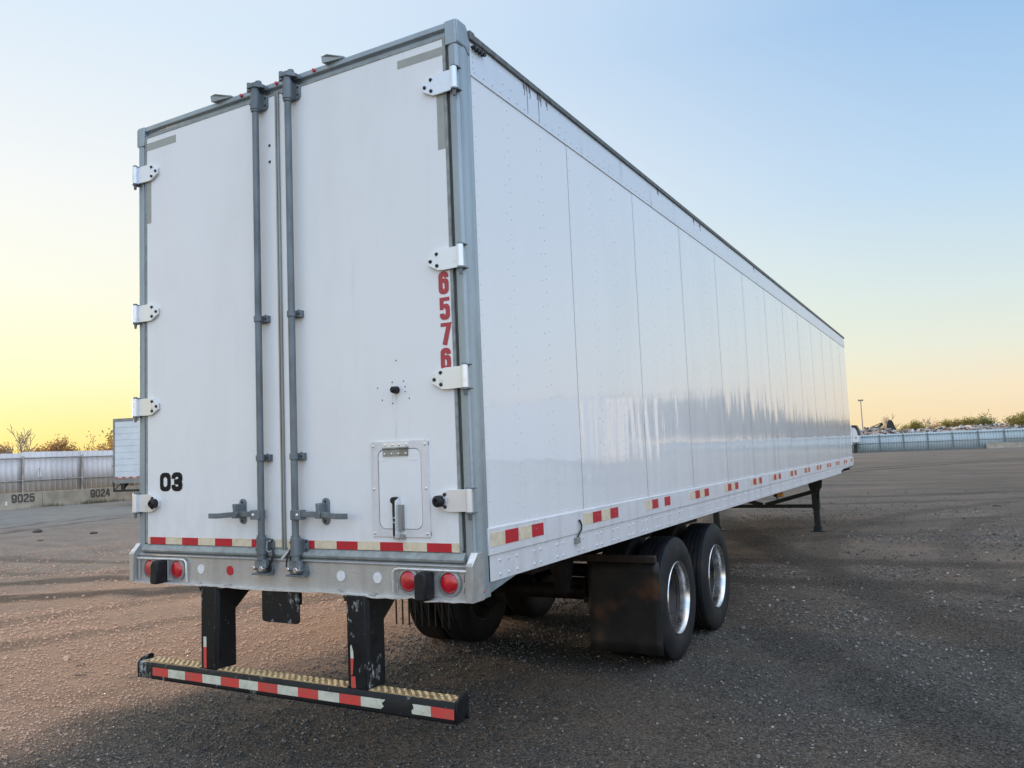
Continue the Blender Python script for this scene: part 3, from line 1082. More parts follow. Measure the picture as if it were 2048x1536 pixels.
        for xx in (sgn * .818, sgn * 1.205 if sgn < 0 else sgn * 1.23):
            b.cyl((xx, -.018, 1.10), (xx, -.018, 1.135), .006, n=8, mi=0)
            b.cyl((xx, -.018, 1.16), (xx, -.018, 1.195), .006, n=8, mi=0)
        b.build('lamp_box', ['sill', 'edge'], T, bevel=.001)
        for lx in (.894, 1.148):
            b = MB()
            c = (sgn * lx, -.016, 1.151)
            b.lathe([(.052, -.002), (.054, -.014), (.069, -.010), (.072, -.004), (.072, 0)], c, 'y', 36)
            for a in (90 + 30, 30 + 180 + 60, 20):
                b.dome((c[0] + .058 * math.cos(R(a)), -.027, c[2] + .058 * math.sin(R(a))), (0, -1, 0), .005, .004, 8)
            lamp = b.build('tail_light', 'lampring', T)
            b = MB()
            b.lathe([(.0005, -.024), (.022, -.0225), (.040, -.019), (.050, -.013), (.0535, -.006), (.0535, 0)], c, 'y', 36)
            b.build('lens', 'lens', lamp)
        b = MB()
        cx = sgn * 1.018
        b.prism([(cx - .034, 1.075), (cx - .022, 1.066), (cx + .026, 1.066), (cx + .036, 1.078), (cx + .036, 1.196), (cx + .026, 1.212), (cx - .014, 1.212), (cx - .034, 1.190)], 'y', -.108, -.016)
        b.build('dock_bumper', 'rubber', T, bevel=.011, seg=3)
    for x, m in ((-.685, 'whitedisc'), (-.432, 'red'), (.432, 'whitedisc'), (.685, 'whitedisc')):
        b = MB()
        b.cyl((x, -.016, 1.160), (x, -.0195, 1.160), .0285, n=28)
        b.build('round_reflector', m, T, label=None)
    # scraped lift plate hanging from the middle of the sill
    b = MB()
    pts = [(-.143, 1.068), (-.143, .912)] + arc(-.120, .906, .023, .022, 180, 270, 4) + arc(.120, .906, .023, .022, 270, 360, 4) + [(.143, 1.068)]
    b.prism(pts, 'y', -.044, -.034)
    b.box(-.10, -.034, .98, .10, .03, 1.068)
    b.build('hanging_plate', 'wornblack', T, bevel=.001)


rear_frame()


def make_hinge(door, sgn, z, bumper):
    X = lambda v: sgn * v
    b = MB()
    prof = [(1.283, .056), (1.165, .0555), (1.145, .052), (1.078, .018), (1.078, -.022), (1.140, -.056), (1.175, -.059), (1.283, -.056)]
    b.prism([(X(x), z + dz) for x, dz in prof], 'y', -.020, -.006, 0)
    for xx in (1.128, 1.140):                                  # raised ribs between the bolts
        b.box(X(xx), -.0225, z - .035, X(xx + .004), -.019, z + .035, 0)
    b.cyl((X(1.288), -.030, z - .058), (X(1.288), -.030, z + .058), .0185, n=16, mi=0)
    b.cyl((X(1.288), -.030, z + .058), (X(1.288), -.030, z + .070), .0165, .013, n=12, mi=2)
    b.cyl((X(1.288), -.030, z - .068), (X(1.288), -.030, z - .058), .0185, n=12, mi=2)
    b.cyl((X(1.288), -.030, z - .098), (X(1.288), -.030, z - .068), .008, .012, n=10, mi=2)
    b.box(X(1.262), -.030, z - .066, X(1.312), .012, z - .058, 2)
    b.box(X(1.270), -.030, z + .058, X(1.312), .012, z + .064, 2)
    for xx, dz in ((1.135, .031), (1.135, -.031), (1.094, -.003)):
        b.dome((X(xx), -.020, z + dz), (0, -1, 0), .0115, .010, 10, 1)
    if bumper:
        b.lathe([(.030, 0), (.030, -.030), (.020, -.042), (.013, -.044), (.010, -.032), (.0005, -.031)], (X(1.105), -.020, z - .002), 'y', 20, 3)
    b.build('hinge', ['alu', 'bolt', 'rod', 'rubber'], door, bevel=.0015)


def make_door(sgn):
    X = lambda v: sgn * v
    b = MB()
    b.box(X(.014), .006, 1.302, X(1.212), .05, 4.038)
    b.box(X(.014), -.0015, 1.304, X(1.204), .007, 4.030)
    D = b.build('rear_door', 'door', T, bevel=.002)
    # seals along the edges
    b = MB()
    b.box(X(.014), -.004, 4.030, X(1.212), .02, 4.042, 0)
    b.build('top_seal', 'gasket', D)
    b = MB()
    if sgn < 0:
        b.box(-.0135, -.010, 1.262, -.0035, .03, 4.045, 0)
    else:
        b.box(.0045, -.014, 1.262, .0185, .02, 4.045, 0)
        b.box(-.0035, -.004, 1.25, .0045, .03, 4.045, 1)
    b.build('centre_seal', ['astragal', 'darkgap'], D, bevel=.002)
    for k, z in enumerate((3.780, 2.825, 2.197, 1.567)):
        make_hinge(D, sgn, z, k == 3)
    # lock rod with keepers, guides and handle
    xr, yr = X(.133), -.050
    b = MB()
    b.cyl((xr, yr, 1.29), (xr, yr, 4.05), .0205, n=20)
    for zz in (1.372, 3.942):
        b.cyl((xr, yr, zz - .007), (xr, yr, zz + .007), .0265, n=18)
    b.build('lock_rod', 'rod', D)
    for z0, z1, top in ((3.948, 4.058, True), (1.268, 1.366, False)):
        b = MB()
        b.cyl((xr, yr, z0), (xr, yr, z1), .0305, n=22, mi=0)
        b.prism([(xr - .062, z0 + .022), (xr - .048, z0 + .004), (xr + .048, z0 + .004), (xr + .062, z0 + .022), (xr + .062, z1 - .030), (xr + .046, z1 - .012), (xr - .046, z1 - .012), (xr - .062, z1 - .030)], 'y', -.016, -.002, 0)
        b.box(xr - .03, -.050, z0 + .004, xr + .03, -.010, z1 - .008, 0)
        for dx in (-.049, .049):
            for dz in (.03, .075):
                b.dome((xr + dx, -.016, z0 + dz), (0, -1, 0), .0085, .007, 8, 1)
        for dz in (.03, .075):
            b.dome((xr - .018, yr - .0265, z0 + dz), (-.5, -.86, 0), .006, .004, 8, 1)
        b.build('bearing_housing', ['rod', 'bolt'], D, bevel=.002)
        b = MB()
        if top:                                               # cam and keeper teeth at the header
            b.cyl((xr, yr, 4.058), (xr, yr, 4.088), .026, n=14)
            b.prism([(xr - .050, -.066), (xr - .030, -.086), (xr + .022, -.080), (xr + .055, -.040), (xr + .055, -.002), (xr - .02, -.002)], 'z', 4.082, 4.104)
            b.prism([(xr - .055, -.060), (xr - .040, -.080), (xr - .018, -.072), (xr - .030, -.046)], 'z', 4.066, 4.122)
            b.prism([(xr + .016, -.062), (xr + .040, -.050), (xr + .034, -.026), (xr + .008, -.040)], 'z', 4.080, 4.128)
            b.beam((xr - .01, -.07, 4.108), (xr + .012, -.035, 4.128), .012, .014)
            b.box(xr - .060, -.022, 4.074, xr + .062, .002, 4.092)
            b.build('cam_lock', 'rod', D, bevel=.002)
        else:
            b.cyl((xr, yr, 1.236), (xr, yr, 1.272), .025, n=14, mi=0)
            b.prism([(xr - .038, 1.238), (xr + .042, 1.238), (xr + .050, 1.205), (xr + .040, 1.172), (xr + .012, 1.164), (xr - .020, 1.178), (xr - .042, 1.200)], 'y', -.066, -.040, 0)
            b.prism([(xr - .066, 1.166), (xr - .05, 1.156), (xr + .062, 1.156), (xr + .070, 1.178), (xr + .062, 1.206), (xr - .058, 1.202)], 'y', -.034, -.016, 0)
            b.box(xr - .068, -.066, 1.150, xr + .066, -.016, 1.160, 0)
            b.cyl((xr - .036, -.085, 1.192), (xr - .036, -.018, 1.192), .0125, .0135, 12, 1)
            b.cyl((xr + .030, -.092, 1.190), (xr + .030, -.018, 1.190), .0155, .0165, 12, 1)
            b.build('cam_lock', ['rod', 'chrome'], D, bevel=.002)
    # seal cable and latch hanging beside the lower housing
    b = MB()
    if sgn < 0:
        b.tube([(xr + .055, -.03, 1.345), (xr + .036, -.042, 1.34), (xr + .034, -.045, 1.29), (xr + .052, -.04, 1.28), (xr + .068, -.03, 1.29)], .0055, 8, 0)
        b.tube([(xr + .066, -.03, 1.30), (xr + .080, -.04, 1.27), (xr + .056, -.05, 1.20), (xr + .046, -.045, 1.166)], .0045, 8, 1)
        b.tube([(xr + .070, -.03, 1.29), (xr + .090, -.04, 1.262), (xr + .070, -.05, 1.21), (xr + .060, -.045, 1.17)], .004, 8, 1)
    else:
        b.box(xr - .078, -.026, 1.276, xr - .026, -.010, 1.352, 2)
        b.tube([(xr - .05, -.04, 1.30), (xr - .072, -.046, 1.255), (xr - .074, -.05, 1.205), (xr - .062, -.05, 1.184), (xr - .046, -.05, 1.20), (xr - .044, -.046, 1.262), (xr - .05, -.04, 1.30)], .005, 8, 1)
        b.beam((xr - .108, -.05, 1.246), (xr - .066, -.045, 1.286), .009, .009, 3)
    b.build('seal_cable', ['gasket', 'bolt', 'cream', 'alu'], D)
    for z in (2.655, 1.827):
        b = MB()
        b.cyl((xr, yr, z - .017), (xr, yr, z + .017), .0265, n=18, mi=0)
        b.box(xr - .052, -.030, z - .020, xr + .052, -.001, z + .020, 0)
        for dx in (-.038, .038):
            b.dome((xr + dx, -.030, z), (0, -1, 0), .0075, .006, 8, 1)
        b.cyl((xr + .03, -.022, z - .026), (xr + .03, -.022, z + .026), .005, n=8, mi=1)
        b.build('rod_guide', ['rod', 'bolt'], D, bevel=.002)
    b = MB()
    zc = 1.497
    b.box(X(.120), -.078, zc - .027, X(.196), -.028, zc + .027, 0)
    b.dome((X(.172), -.078, zc), (0, -1, 0), .010, .006, 10, 1)
    pts = [(.180, -.066, .003), (.26, -.068, .004), (.33, -.060, .002), (.40, -.076, -.002), (.46, -.082, -.006), (.538, -.080, -.006)]
    for (a, ya, za), (c, yc, zc2) in zip(pts[:-1], pts[1:]):
        b.beam((X(a), ya, zc + za), (X(c + .002), yc, zc + zc2), .009, .031, 0)
    b.build('handle', ['rod', 'alu'], D, bevel=.003)
    b = MB()
    pl = arc(X(.326), zc + .066, .0255, .0255, 0, 180, 8) + arc(X(.326), zc - .034, .0255, .0255, 180, 360, 8)
    b.prism(pl, 'y', -.014, -.001, 0)
    b.prism([(X(.318) - .013, zc + .065), (X(.318) + .010, zc + .060), (X(.318) + .012, zc + .016), (X(.318) + .022, zc + .010), (X(.318) + .018, zc - .020), (X(.318) - .018, zc - .020), (X(.318) - .024, zc + .012), (X(.318) - .008, zc + .022)], 'y', -.088 if sgn < 0 else -.074, -.012, 0)
    b.dome((X(.326), -.014, zc + .071), (0, -1, 0), .009, .005, 10, 1)
    b.dome((X(.326), -.014, zc - .040), (0, -1, 0), .009, .005, 10, 1)
    b.build('handle_catch', ['rod', 'bolt'], D, bevel=.003)
    # reflective tape along the foot of the door, old grey tape at the top corner
    b = MB()
    zt0, zt1 = 1.304, 1.350
    reds = [(-1.176, -1.028), (-.872, -.726), (-.574, -.427), (-.262, -.100)] if sgn < 0 else [(.085, .232), (.394, .542), (.698, .849), (1.003, 1.155)]
    lo, hi = (-1.203, -.016) if sgn < 0 else (.020, 1.203)
    x = lo
    for a, c in reds:
        b.box(x, -.0032, zt0, a - .001, -.0016, zt1, 0)
        b.box(a, -.0032, zt0 - .001, c, -.0016, zt1 - .002, 1)
        x = c + .001
    b.box(x, -.0032, zt0, hi, -.0016, zt1, 0)
    b.build('reflective_tape', ['cream', 'red'], D)
    for x0, z0, x1, z1 in (((-1.203, 3.941, -.912, 3.992), (-1.203, 3.436, -1.160, 3.74)) if sgn < 0 else
                           ((.907, 3.940, 1.203, 3.986), (1.158, 3.560, 1.2035, 3.735), (1.157, 3.424, 1.2035, 3.558))):
        MB().box(x0, -.0030, z0, x1, -.0016, z1).build('grey_tape', 'greytape', D)
    return D


DL = make_door(-1)
DR = make_door(1)


def door_details():
    for k, ch in enumerate('6576'):
        b = MB()
        z0 = (2.644, 2.508, 2.373, 2.239)[k]
        s = .117
        x0 = (1.131, 1.133, 1.134, 1.129)[k]
        strokes(b, ch, .54, .105, .085, lambda u, v: (x0 + u * s * .98, -.0034, z0 + v * s))
        b.build('red_digit', 'number_red', DR, smooth=False)
    for k, ch in enumerate('03'):
        b = MB()
        s = .117
        x0 = (-1.079, -.968)[k]
        strokes(b, ch, .86, .13, .105, lambda u, v: (x0 + u * s, -.0034, 1.642 + v * s))
        b.build('black_digit', 'number_black', DL, smooth=False)
    # black round stop, with small old screw holes round it
    b = MB()
    b.cyl((.838, -.002, 2.160), (.838, -.040, 2.160), .021, .018, 18, 0)
    b.cyl((.838, -.040, 2.160), (.838, -.050, 2.160), .018, .011, 18, 0)
    b.build('rubber_stop', 'rubber', DR, bevel=.002)
    for dx, dz in ((-.03, .045), (.045, .045), (-.035, .018), (-.022, .012), (.055, .014), (.055, -.012), (.08, -.05), (-.03, -.07), (-.1, -.048), (.0, .16), (-.13, .02)):
        MB().dome((.838 + dx, -.0015, 2.160 + dz), (0, -1, 0), .0045, .003, 6).build('screw', 'bolt', DR)
    for z in (3.725, 3.623):
        MB().dome((-.067, -.0015, z), (0, -1, 0), .010, .007, 10).build('bolt', 'bolt', DL)
    # framed vent hatch
    x0, x1, z0, z1 = .655, 1.033, 1.378, 1.885
    cx, cz = (x0 + x1) / 2, (z0 + z1) / 2

    def rrect(ax0, ax1, az0, az1, r, n=6):
        return (arc(ax1 - r, az1 - r, r, r, 0, 90, n) + arc(ax0 + r, az1 - r, r, r, 90, 180, n) + arc(ax0 + r, az0 + r, r, r, 180, 270, n) + arc(ax1 - r, az0 + r, r, r, 270, 360, n))
    b = MB()
    inner = rrect(x0 + .046, x1 - .046, z0 + .038, z1 - .040, .042)
    outer = []
    for p in inner:                                           # project each inner point out to the rectangle
        dx, dz = p[0] - cx, p[1] - cz
        k = min((x1 - cx) / abs(dx) if abs(dx) > 1e-6 else 9, (z1 - cz) / abs(dz) if abs(dz) > 1e-6 else 9)
        outer.append((cx + dx * k, cz + dz * k))
    n = len(inner)
    corners = {}
    vs = [(p[0], -.009, p[1]) for p in inner] + [(p[0], -.009, p[1]) for p in outer] + [(p[0], -.0014, p[1]) for p in inner] + [(p[0], -.0014, p[1]) for p in outer]
    fs = []
    for k in range(n):
        j = (k + 1) % n
        fs += [(k, j, n + j, n + k), (n + k, n + j, 3 * n + j, 3 * n + k), (k, j, 2 * n + j, 2 * n + k)]
    b.add(vs, fs)
    for (xa, za, xb, zb) in ((x0, z0, x0, z1), ):
        pass
    hatch = b.build('vent_hatch', 'rail', T)
    # square the frame's corners
    b = MB()
    b.box(x0, -.0088, z0, x0 + .03, -.0014, z0 + .03); b.box(x1 - .03, -.0088, z0, x1, -.0014, z0 + .03)
    b.box(x0, -.0088, z1 - .03, x0 + .03, -.0014, z1); b.box(x1 - .03, -.0088, z1 - .03, x1, -.0014, z1)
    b.prism(rrect(x0 + .050, x1 - .050, z0 + .042, z1 - .044, .039), 'y', -.007, -.0014)
    b.box(x0 + .06, -.0085, 1.782, x0 + .11, -.0065, 1.786)
    b.box(x1 - .13, -.0085, 1.782, x1 - .07, -.0065, 1.786)
    b2 = MB()
    b2.prism(rrect(x0 + .048, x1 - .048, z0 + .040, z1 - .042, .041), 'y', -.004, -.0013)
    for o, nm, mt in ((b, 'hatch_panel', 'door'), (b2, 'hatch_seal', 'darkgap')):
        ob = o.build(nm, mt, hatch, bevel=.0012 if nm == 'hatch_panel' else 0)
    for xx in (x0 + .018, x1 - .018):
        for zz in (z0 + .018, cz, z1 - .022):
            MB().dome((xx, -.009, zz), (0, -1, 0), .0085, .006, 8).build('bolt', 'chrome', hatch)
    b = MB()
    hx0, hx1 = .742, .908
    b.box(hx0, -.0125, 1.853, hx1, -.009, 1.876, 0)
    b.box(hx0 - .004, -.0125, 1.806, hx1 - .004, -.007, 1.843, 1)
    b.cyl((hx0, -.016, 1.848), (hx1, -.016, 1.848), .0065, n=10, mi=1)
    for k in range(4):
        b.dome((hx0 + .016 + k * .046, -.0125, 1.866), (0, -1, 0), .0085, .006, 8, 2)
        b.dome((hx0 + .012 + k * .046, -.0125, 1.818), (0, -1, 0), .0075, .006, 8, 2)
    b.build('hinge', ['alu', 'astragal', 'chrome'], hatch)
    b = MB()
    b.box(.828, -.030, 1.412, .868, -.006, 1.548, 1)
    b.box(.808, -.034, 1.385, .840, -.010, 1.565, 0)
    b.cyl((.820, -.010, 1.572), (.820, -.044, 1.572), .018, n=16, mi=3)
    b.prism([(-.009, 1.374), (-.055, 1.374), (-.050, 1.57), (-.020, 1.582), (-.009, 1.57)], 'x', .838, .8425, 2)
    b.box(.800, -.020, 1.368, .872, -.008, 1.392, 1)
    b.lathe([(.011, -.002), (.014, -.008), (.017, -.002)], (.822, -.034, 1.468), 'y', 14, 2)
    b.build('latch', ['bolt', 'astragal', 'alu', 'rubber'], hatch, bevel=.001)


door_details()


def underride():
    b = MB()
    # closed bar with rounded rear edges
    b.prism([(-.080, .485), (-.080, .562), (-.068, .580), (.026, .580), (.032, .572), (.032, .485), (.026, .474), (-.072, .474)], 'x', -1.19, 1.19)
    for s in (-1, 1):
        e = [(-.082, .476), (-.082, .572), (-.060, .592), (-.02, .600), (.020, .606), (.034, .598), (.034, .476)]
        if s > 0:
            e = [(-.082, .476), (-.082, .585), (-.055, .592), (-.035, .605), (-.01, .612), (.024, .612), (.034, .600), (.034, .476), (.022, .474), (.018, .490), (.004, .500), (-.010, .490), (-.014, .474)]
        b.prism(e, 'x', s * 1.19, s * 1.203)
    U = b.build('underride_guard', 'wornblack', T, bevel=.004)
    for s in (-1, 1):
        b = MB()
        x0, x1 = s * .57 - .071, s * .57 + .071
        b.prism([(x0, -.058), (x1 - .018, -.058), (x1, -.040), (x1, .088), (x0, .088)], 'z', .578, 1.066)
        b.prism([(.088, .90), (.088, 1.066), (.30, 1.066)], 'x', s * .57 - .055, s * .57 + .055)
        b.box(x0 - .03, -.05, 1.048, x1 + .03, .088, 1.062)
        b.cyl((x0 - .02, -.035, 1.03), (x0 - .02, -.035, 1.055), .012, n=8)
        po = b.build('post', 'wornblack', U, bevel=.005)
        xt = s * .57 - .048
        if s < 0:
            pcs = [([(xt, .582), (xt + .024, .582), (xt + .024, .705), (xt, .705)], 'fred'), ([(xt, .7052), (xt + .024, .7052), (xt + .024, .766), (xt, .766)], 'fwhite')]
        else:
            pcs = [([(xt, .582), (xt + .032, .582), (xt + .028, .642), (xt, .640)], 'fred'), ([(xt, .645), (xt + .012, .652), (xt + .020, .735), (xt, .735)], 'fred'),
                   ([(xt, .7355), (xt + .020, .7355), (xt + .017, .775), (xt + .006, .806), (xt, .800)], 'fwhite')]
        for pl, mt in pcs:
            MB().prism(pl, 'y', -.0600, -.0578).build('reflective_tape', mt, U)
    # serrated grip strips on top
    for xa, xb in ((-1.145, -.645), (-.495, .495), (.645, 1.185)):
        b = MB()
        b.box(xa, -.066, .579, xb, .026, .5835, 0)
        for row, yy in enumerate((-.058, -.032, -.006, .016)):
            x = xa + .006 + (.022 if row % 2 else 0)
            while x < xb - .04:
                hp = [(x + .016 + .015 * math.cos(PI * q / 6), yy + .0135 * math.sin(PI * q / 6)) for q in range(7)]
                b.prism(hp, 'z', .583, .5842, 1)
                # the burr standing behind each opening
                b.add([(x + .001, yy + .001, .5836), (x + .031, yy + .001, .5836), (x + .027, yy - .004, .5885), (x + .016, yy - .006, .5905), (x + .005, yy - .004, .5885), (x + .016, yy - .012, .5836)],
                      [(0, 1, 2, 3, 4), (1, 2, 5), (2, 3, 5), (3, 4, 5), (4, 0, 5)], 0)
                x += .0445
        b.build('grip_tread', ['grip', 'wornblack'], U)
    edges = [-1.054, -.909, -.757, -.603, -.446, -.295, -.143, .008, .162, .309, .457, .604]
    for k in range(len(edges) - 1):
        MB().box(edges[k], -.0832, .502, edges[k + 1] - .001, -.0805, .551).build('reflective_tape', 'fred' if k % 2 == 0 else 'fwhite', U)
    MB().prism([(.604, .502), (.735, .502), (.752, .515), (.742, .53), (.765, .551), (.604, .551)], 'y', -.0832, -.0805).build('reflective_tape', 'fwhite', U)
    MB().prism([(.935, .500), (1.049, .500), (1.049, .549), (.938, .549), (.945, .53), (.930, .515)], 'y', -.0832, -.0805).build('reflective_tape', 'fwhite', U)
    MB().box(1.050, -.0832, .499, 1.187, -.0805, .549).build('reflective_tape', 'fred', U)


underride()


def running_gear():
    b = MB()
    for s in (-1, 1):
        b.box(s * .46 - .05, 2.1, .86, s * .46 + .05, 6.6, 1.06)
        for y in (2.75, 4.0, 5.25):
            b.prism([(y - .16, .87), (y + .16, .87), (y + .06, .62), (y - .06, .62)], 'x', s * .46 - .04, s * .46 + .04)
    for y in (2.35, 4.0, 5.6):
        b.box(-.42, y, .88, .42, y + .1, 1.0)
    b.build('bogie_frame', 'chassis', T, bevel=.006)
    for y in (3.38, 4.626):
        b = MB()
        b.cyl((-1.0, y, .52), (1.0, y, .52), .070, n=18)
        for s in (-1, 1):
            b.cyl((s * .60, y, .52), (s * .68, y, .52), .20, n=24)
            b.cyl((s * .34, y - .22, .60), (s * .52, y - .22, .60), .085, n=16)
            b.box(s * .46 - .04, y - .55, .60, s * .46 + .04, y + .55, .635)
            b.box(s * .46 - .06, y - .09, .44, s * .46 + .06, y + .09, .66)
        b.build('axle', 'chassis', T, bevel=.004)
    # tyres
    w = .138
    prof = [(.292, -.105), (.300, -.118), (.345, -.134), (.400, -.139), (.455, -.132), (.492, -.118), (.508, -.104)]
    t = -.104
    for gx in (-.066, -.022, .022, .066):
        prof += [(.5125, gx - .0065), (.500, gx - .0045), (.500, gx + .0045), (.5125, gx + .0065)]
    prof += [(.508, .104), (.492, .118), (.455, .132), (.400, .139), (.345, .134), (.300, .118), (.292, .105)]
    for y in (3.38, 4.626):
        for s in (-1, 1):
            for inner in (0, 1):
                cx = s * (1.130 - .325 * inner)
                b = MB()
                b.lathe(prof, (cx, y, .512), 'x', 72)
                ty = b.build('tyre', 'tyre', T, angle=28)
                b = MB()
                so = s if not inner else -s
                dk = .045 if y < 4 else -.005  # painted shade begins nearer the lip on the rear wheels
                c = (cx, y, .512)
                rp = [(.300, .112), (.306, .121), (.302, .127), (.295, .126), (.288, .116), (.282, .100), (.279, .07), (.277, dk)]
                b.lathe(rp, c, 'x', 64, sgn=so)
                b.lathe([(.277, dk), (.270, dk - .04), (.262, min(-.015, dk - .05)), (.254, -.036)], c, 'x', 64, mi=1, sgn=so)  # deep barrel coloured dark for the shade inside the dish
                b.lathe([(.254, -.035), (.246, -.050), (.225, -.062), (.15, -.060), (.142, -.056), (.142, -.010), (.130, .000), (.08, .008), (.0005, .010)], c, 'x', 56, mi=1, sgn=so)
                b.lathe([(.292, -.10), (.285, -.08), (.270, .02)], c, 'x', 56, sgn=so)
                for k in range(10):
                    a = 2 * PI * k / 10
                    b.cyl((cx - so * .062, y + .185 * math.cos(a), .512 + .185 * math.sin(a)), (cx - so * .015, y + .185 * math.cos(a), .512 + .185 * math.sin(a)), .014, n=6, mi=1)
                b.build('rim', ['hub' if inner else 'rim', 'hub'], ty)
                if not inner:
                    b = MB()
                    for k in range(10):
                        a = 2 * PI * (k + .5) / 10
                        b.cyl((cx - so * .0605, y + .218 * math.cos(a), .512 + .218 * math.sin(a)), (cx - so * .058, y + .218 * math.cos(a), .512 + .218 * math.sin(a)), .016, n=12)
                    b.build('hand_holes', 'bolt', ty)
    # mud flaps: a plain one on the right, a fringe of strips on the left
    b = MB()
    nx, nz = 10, 8
    vs = []
    for i in range(nx + 1):
        for j in range(nz + 1):
            u, v = i / nx, j / nz
            vs.append((.685 + .61 * u + .01 * v, 2.755 + .030 * math.sin(u * 3.3) * (1 - v) + .02 * u * (1 - v) + .01 * math.sin(v * 5), .165 + .73 * v))
    fs = [(i * (nz + 1) + j, (i + 1) * (nz + 1) + j, (i + 1) * (nz + 1) + j + 1, i * (nz + 1) + j + 1) for i in range(nx) for j in range(nz)]
    b.add(vs, fs)
    fl = b.build('mud_flap', 'flap', T)
    sm = fl.modifiers.new('solid', 'SOLIDIFY'); sm.thickness = .010
    MB().box(.10, 2.715, .885, 1.287, 2.765, .945).build('flap_bracket', 'rusty', T, bevel=.008)
    MB().box(-1.287, 2.615, .885, -.10, 2.665, .945).build('flap_bracket', 'rusty', T, bevel=.008)
    b = MB()
    x = -1.165
    for k in range(9):
        b.box(x - .006, 2.595, .285, x + .006, 2.605, .90)
        x += .072
    b.build('mud_flap', 'blackmetal', T, label='mud flap made of thin hanging strips')
    # landing gear
    b = MB()
    for s in (-1, 1):
        x = s * .95
        b.box(x - .065, 12.885, .52, x + .065, 13.015, 1.10)
        b.box(x - .052, 12.898, .14, x + .052, 13.002, .56)
        b.prism([(x - .13, 12.83), (x + .13, 12.83), (x + .15, 12.95), (x + .13, 13.07), (x - .13, 13.07), (x - .15, 12.95)], 'z', .098, .118)
        b.prism([(12.84, .12), (13.06, .12), (12.99, .20), (12.91, .20)], 'x', x - .07, x + .07)
        b.prism([(x - .13, 1.16), (x + .16, 1.16), (x + .13, .93), (x + .07, .85), (x - .07, .85), (x - .10, .95)], 'y', 12.875, 12.885)
        b.beam((x + .04 * s, 12.9, .70), (x + .12 * s, 12.9, 1.10), .03, .03)
        b.beam((x, 12.95, .62), (x * .8, 14.4, 1.14), .05, .05)
    b.box(-.89, 12.90, .545, .89, 12.96, .61)
    b.beam((.90, 12.93, .845), (.03, 12.93, .605), .05, .075)
    b.beam((-.90, 12.93, .845), (-.03, 12.93, .605), .05, .075)
    b.build('landing_gear', 'lgear', T, bevel=.004)


running_gear()


# ------------------------------------------------------------------ loose stones lying in the dirt
def stones():
    iv, fc = ico()
    lst = [(-2.89, 1.13, .034, 'stone', 'pale flat stone lying in brown dirt below the left end of the guard bar'),
           (-3.40, .98, .036, 'stone', 'reddish flat stone a step to the left of the guard bar'),
           (-3.75, 1.22, .032, 'stone', 'half buried reddish stone farthest to the left of the guard bar'),
           (-3.55, .35, .022, 'stone', 'small pale stone in the brown dirt near the bottom left'),
           (-20.4, 10.9, .15, 'clod', 'long dark dirt clod on the grey lane toward the left fence'),
           (-17.8, 10.9, .085, 'clod', 'round dark dirt clod to the right of the long one'),
           (-17.5, 9.2, .09, 'clod', 'dark flat dirt clod nearest to the camera on the grey lane'),
           (-.62, 2.95, .03, 'stone', 'brown stone on the ground seen between the two guard posts'),
           (4.0, 19.0, .06, 'clod', 'dark lump alone on the open gravel right of the landing gear')]
    r = np.random.RandomState(4)
    for x, y, s, m, lab in lst:
        b = MB()
        v = iv.copy(); f = [tuple(t) for t in fc]
        # one subdivision, then roughen
        ed = {}; v = list(map(np.array, v)); nf = []
        for a, c, d_ in f:
            mid = []
            for p, q in ((a, c), (c, d_), (d_, a)):
                k = (min(p, q), max(p, q))
                if k not in ed:
                    m_ = v[p] + v[q]; v.append(m_ / np.linalg.norm(m_)); ed[k] = len(v) - 1
                mid.append(ed[k])
            nf += [(a, mid[0], mid[2]), (c, mid[1], mid[0]), (d_, mid[2], mid[1]), tuple(mid)]
        an = r.rand() * PI
        vv = []
        for p in v:
            p = p * (1 + .35 * (r.rand() - .5)) * np.array((1.5, .85, .5)) * s
            vv.append((x + p[0] * math.cos(an) - p[1] * math.sin(an), y + p[0] * math.sin(an) + p[1] * math.cos(an), float(hgt(x, y)) + p[2] + s * .18))
        b.add(vv, nf)
        o = b.build('stone' if m == 'stone' else 'dirt_clod', m, angle=50)
        tag(o, lab, 'stone' if m == 'stone' else 'dirt clod', 'loose stones and clods on the yard')


stones()


# ------------------------------------------------------------------ left boundary: concrete blocks and sheet fence
LX = -38.2


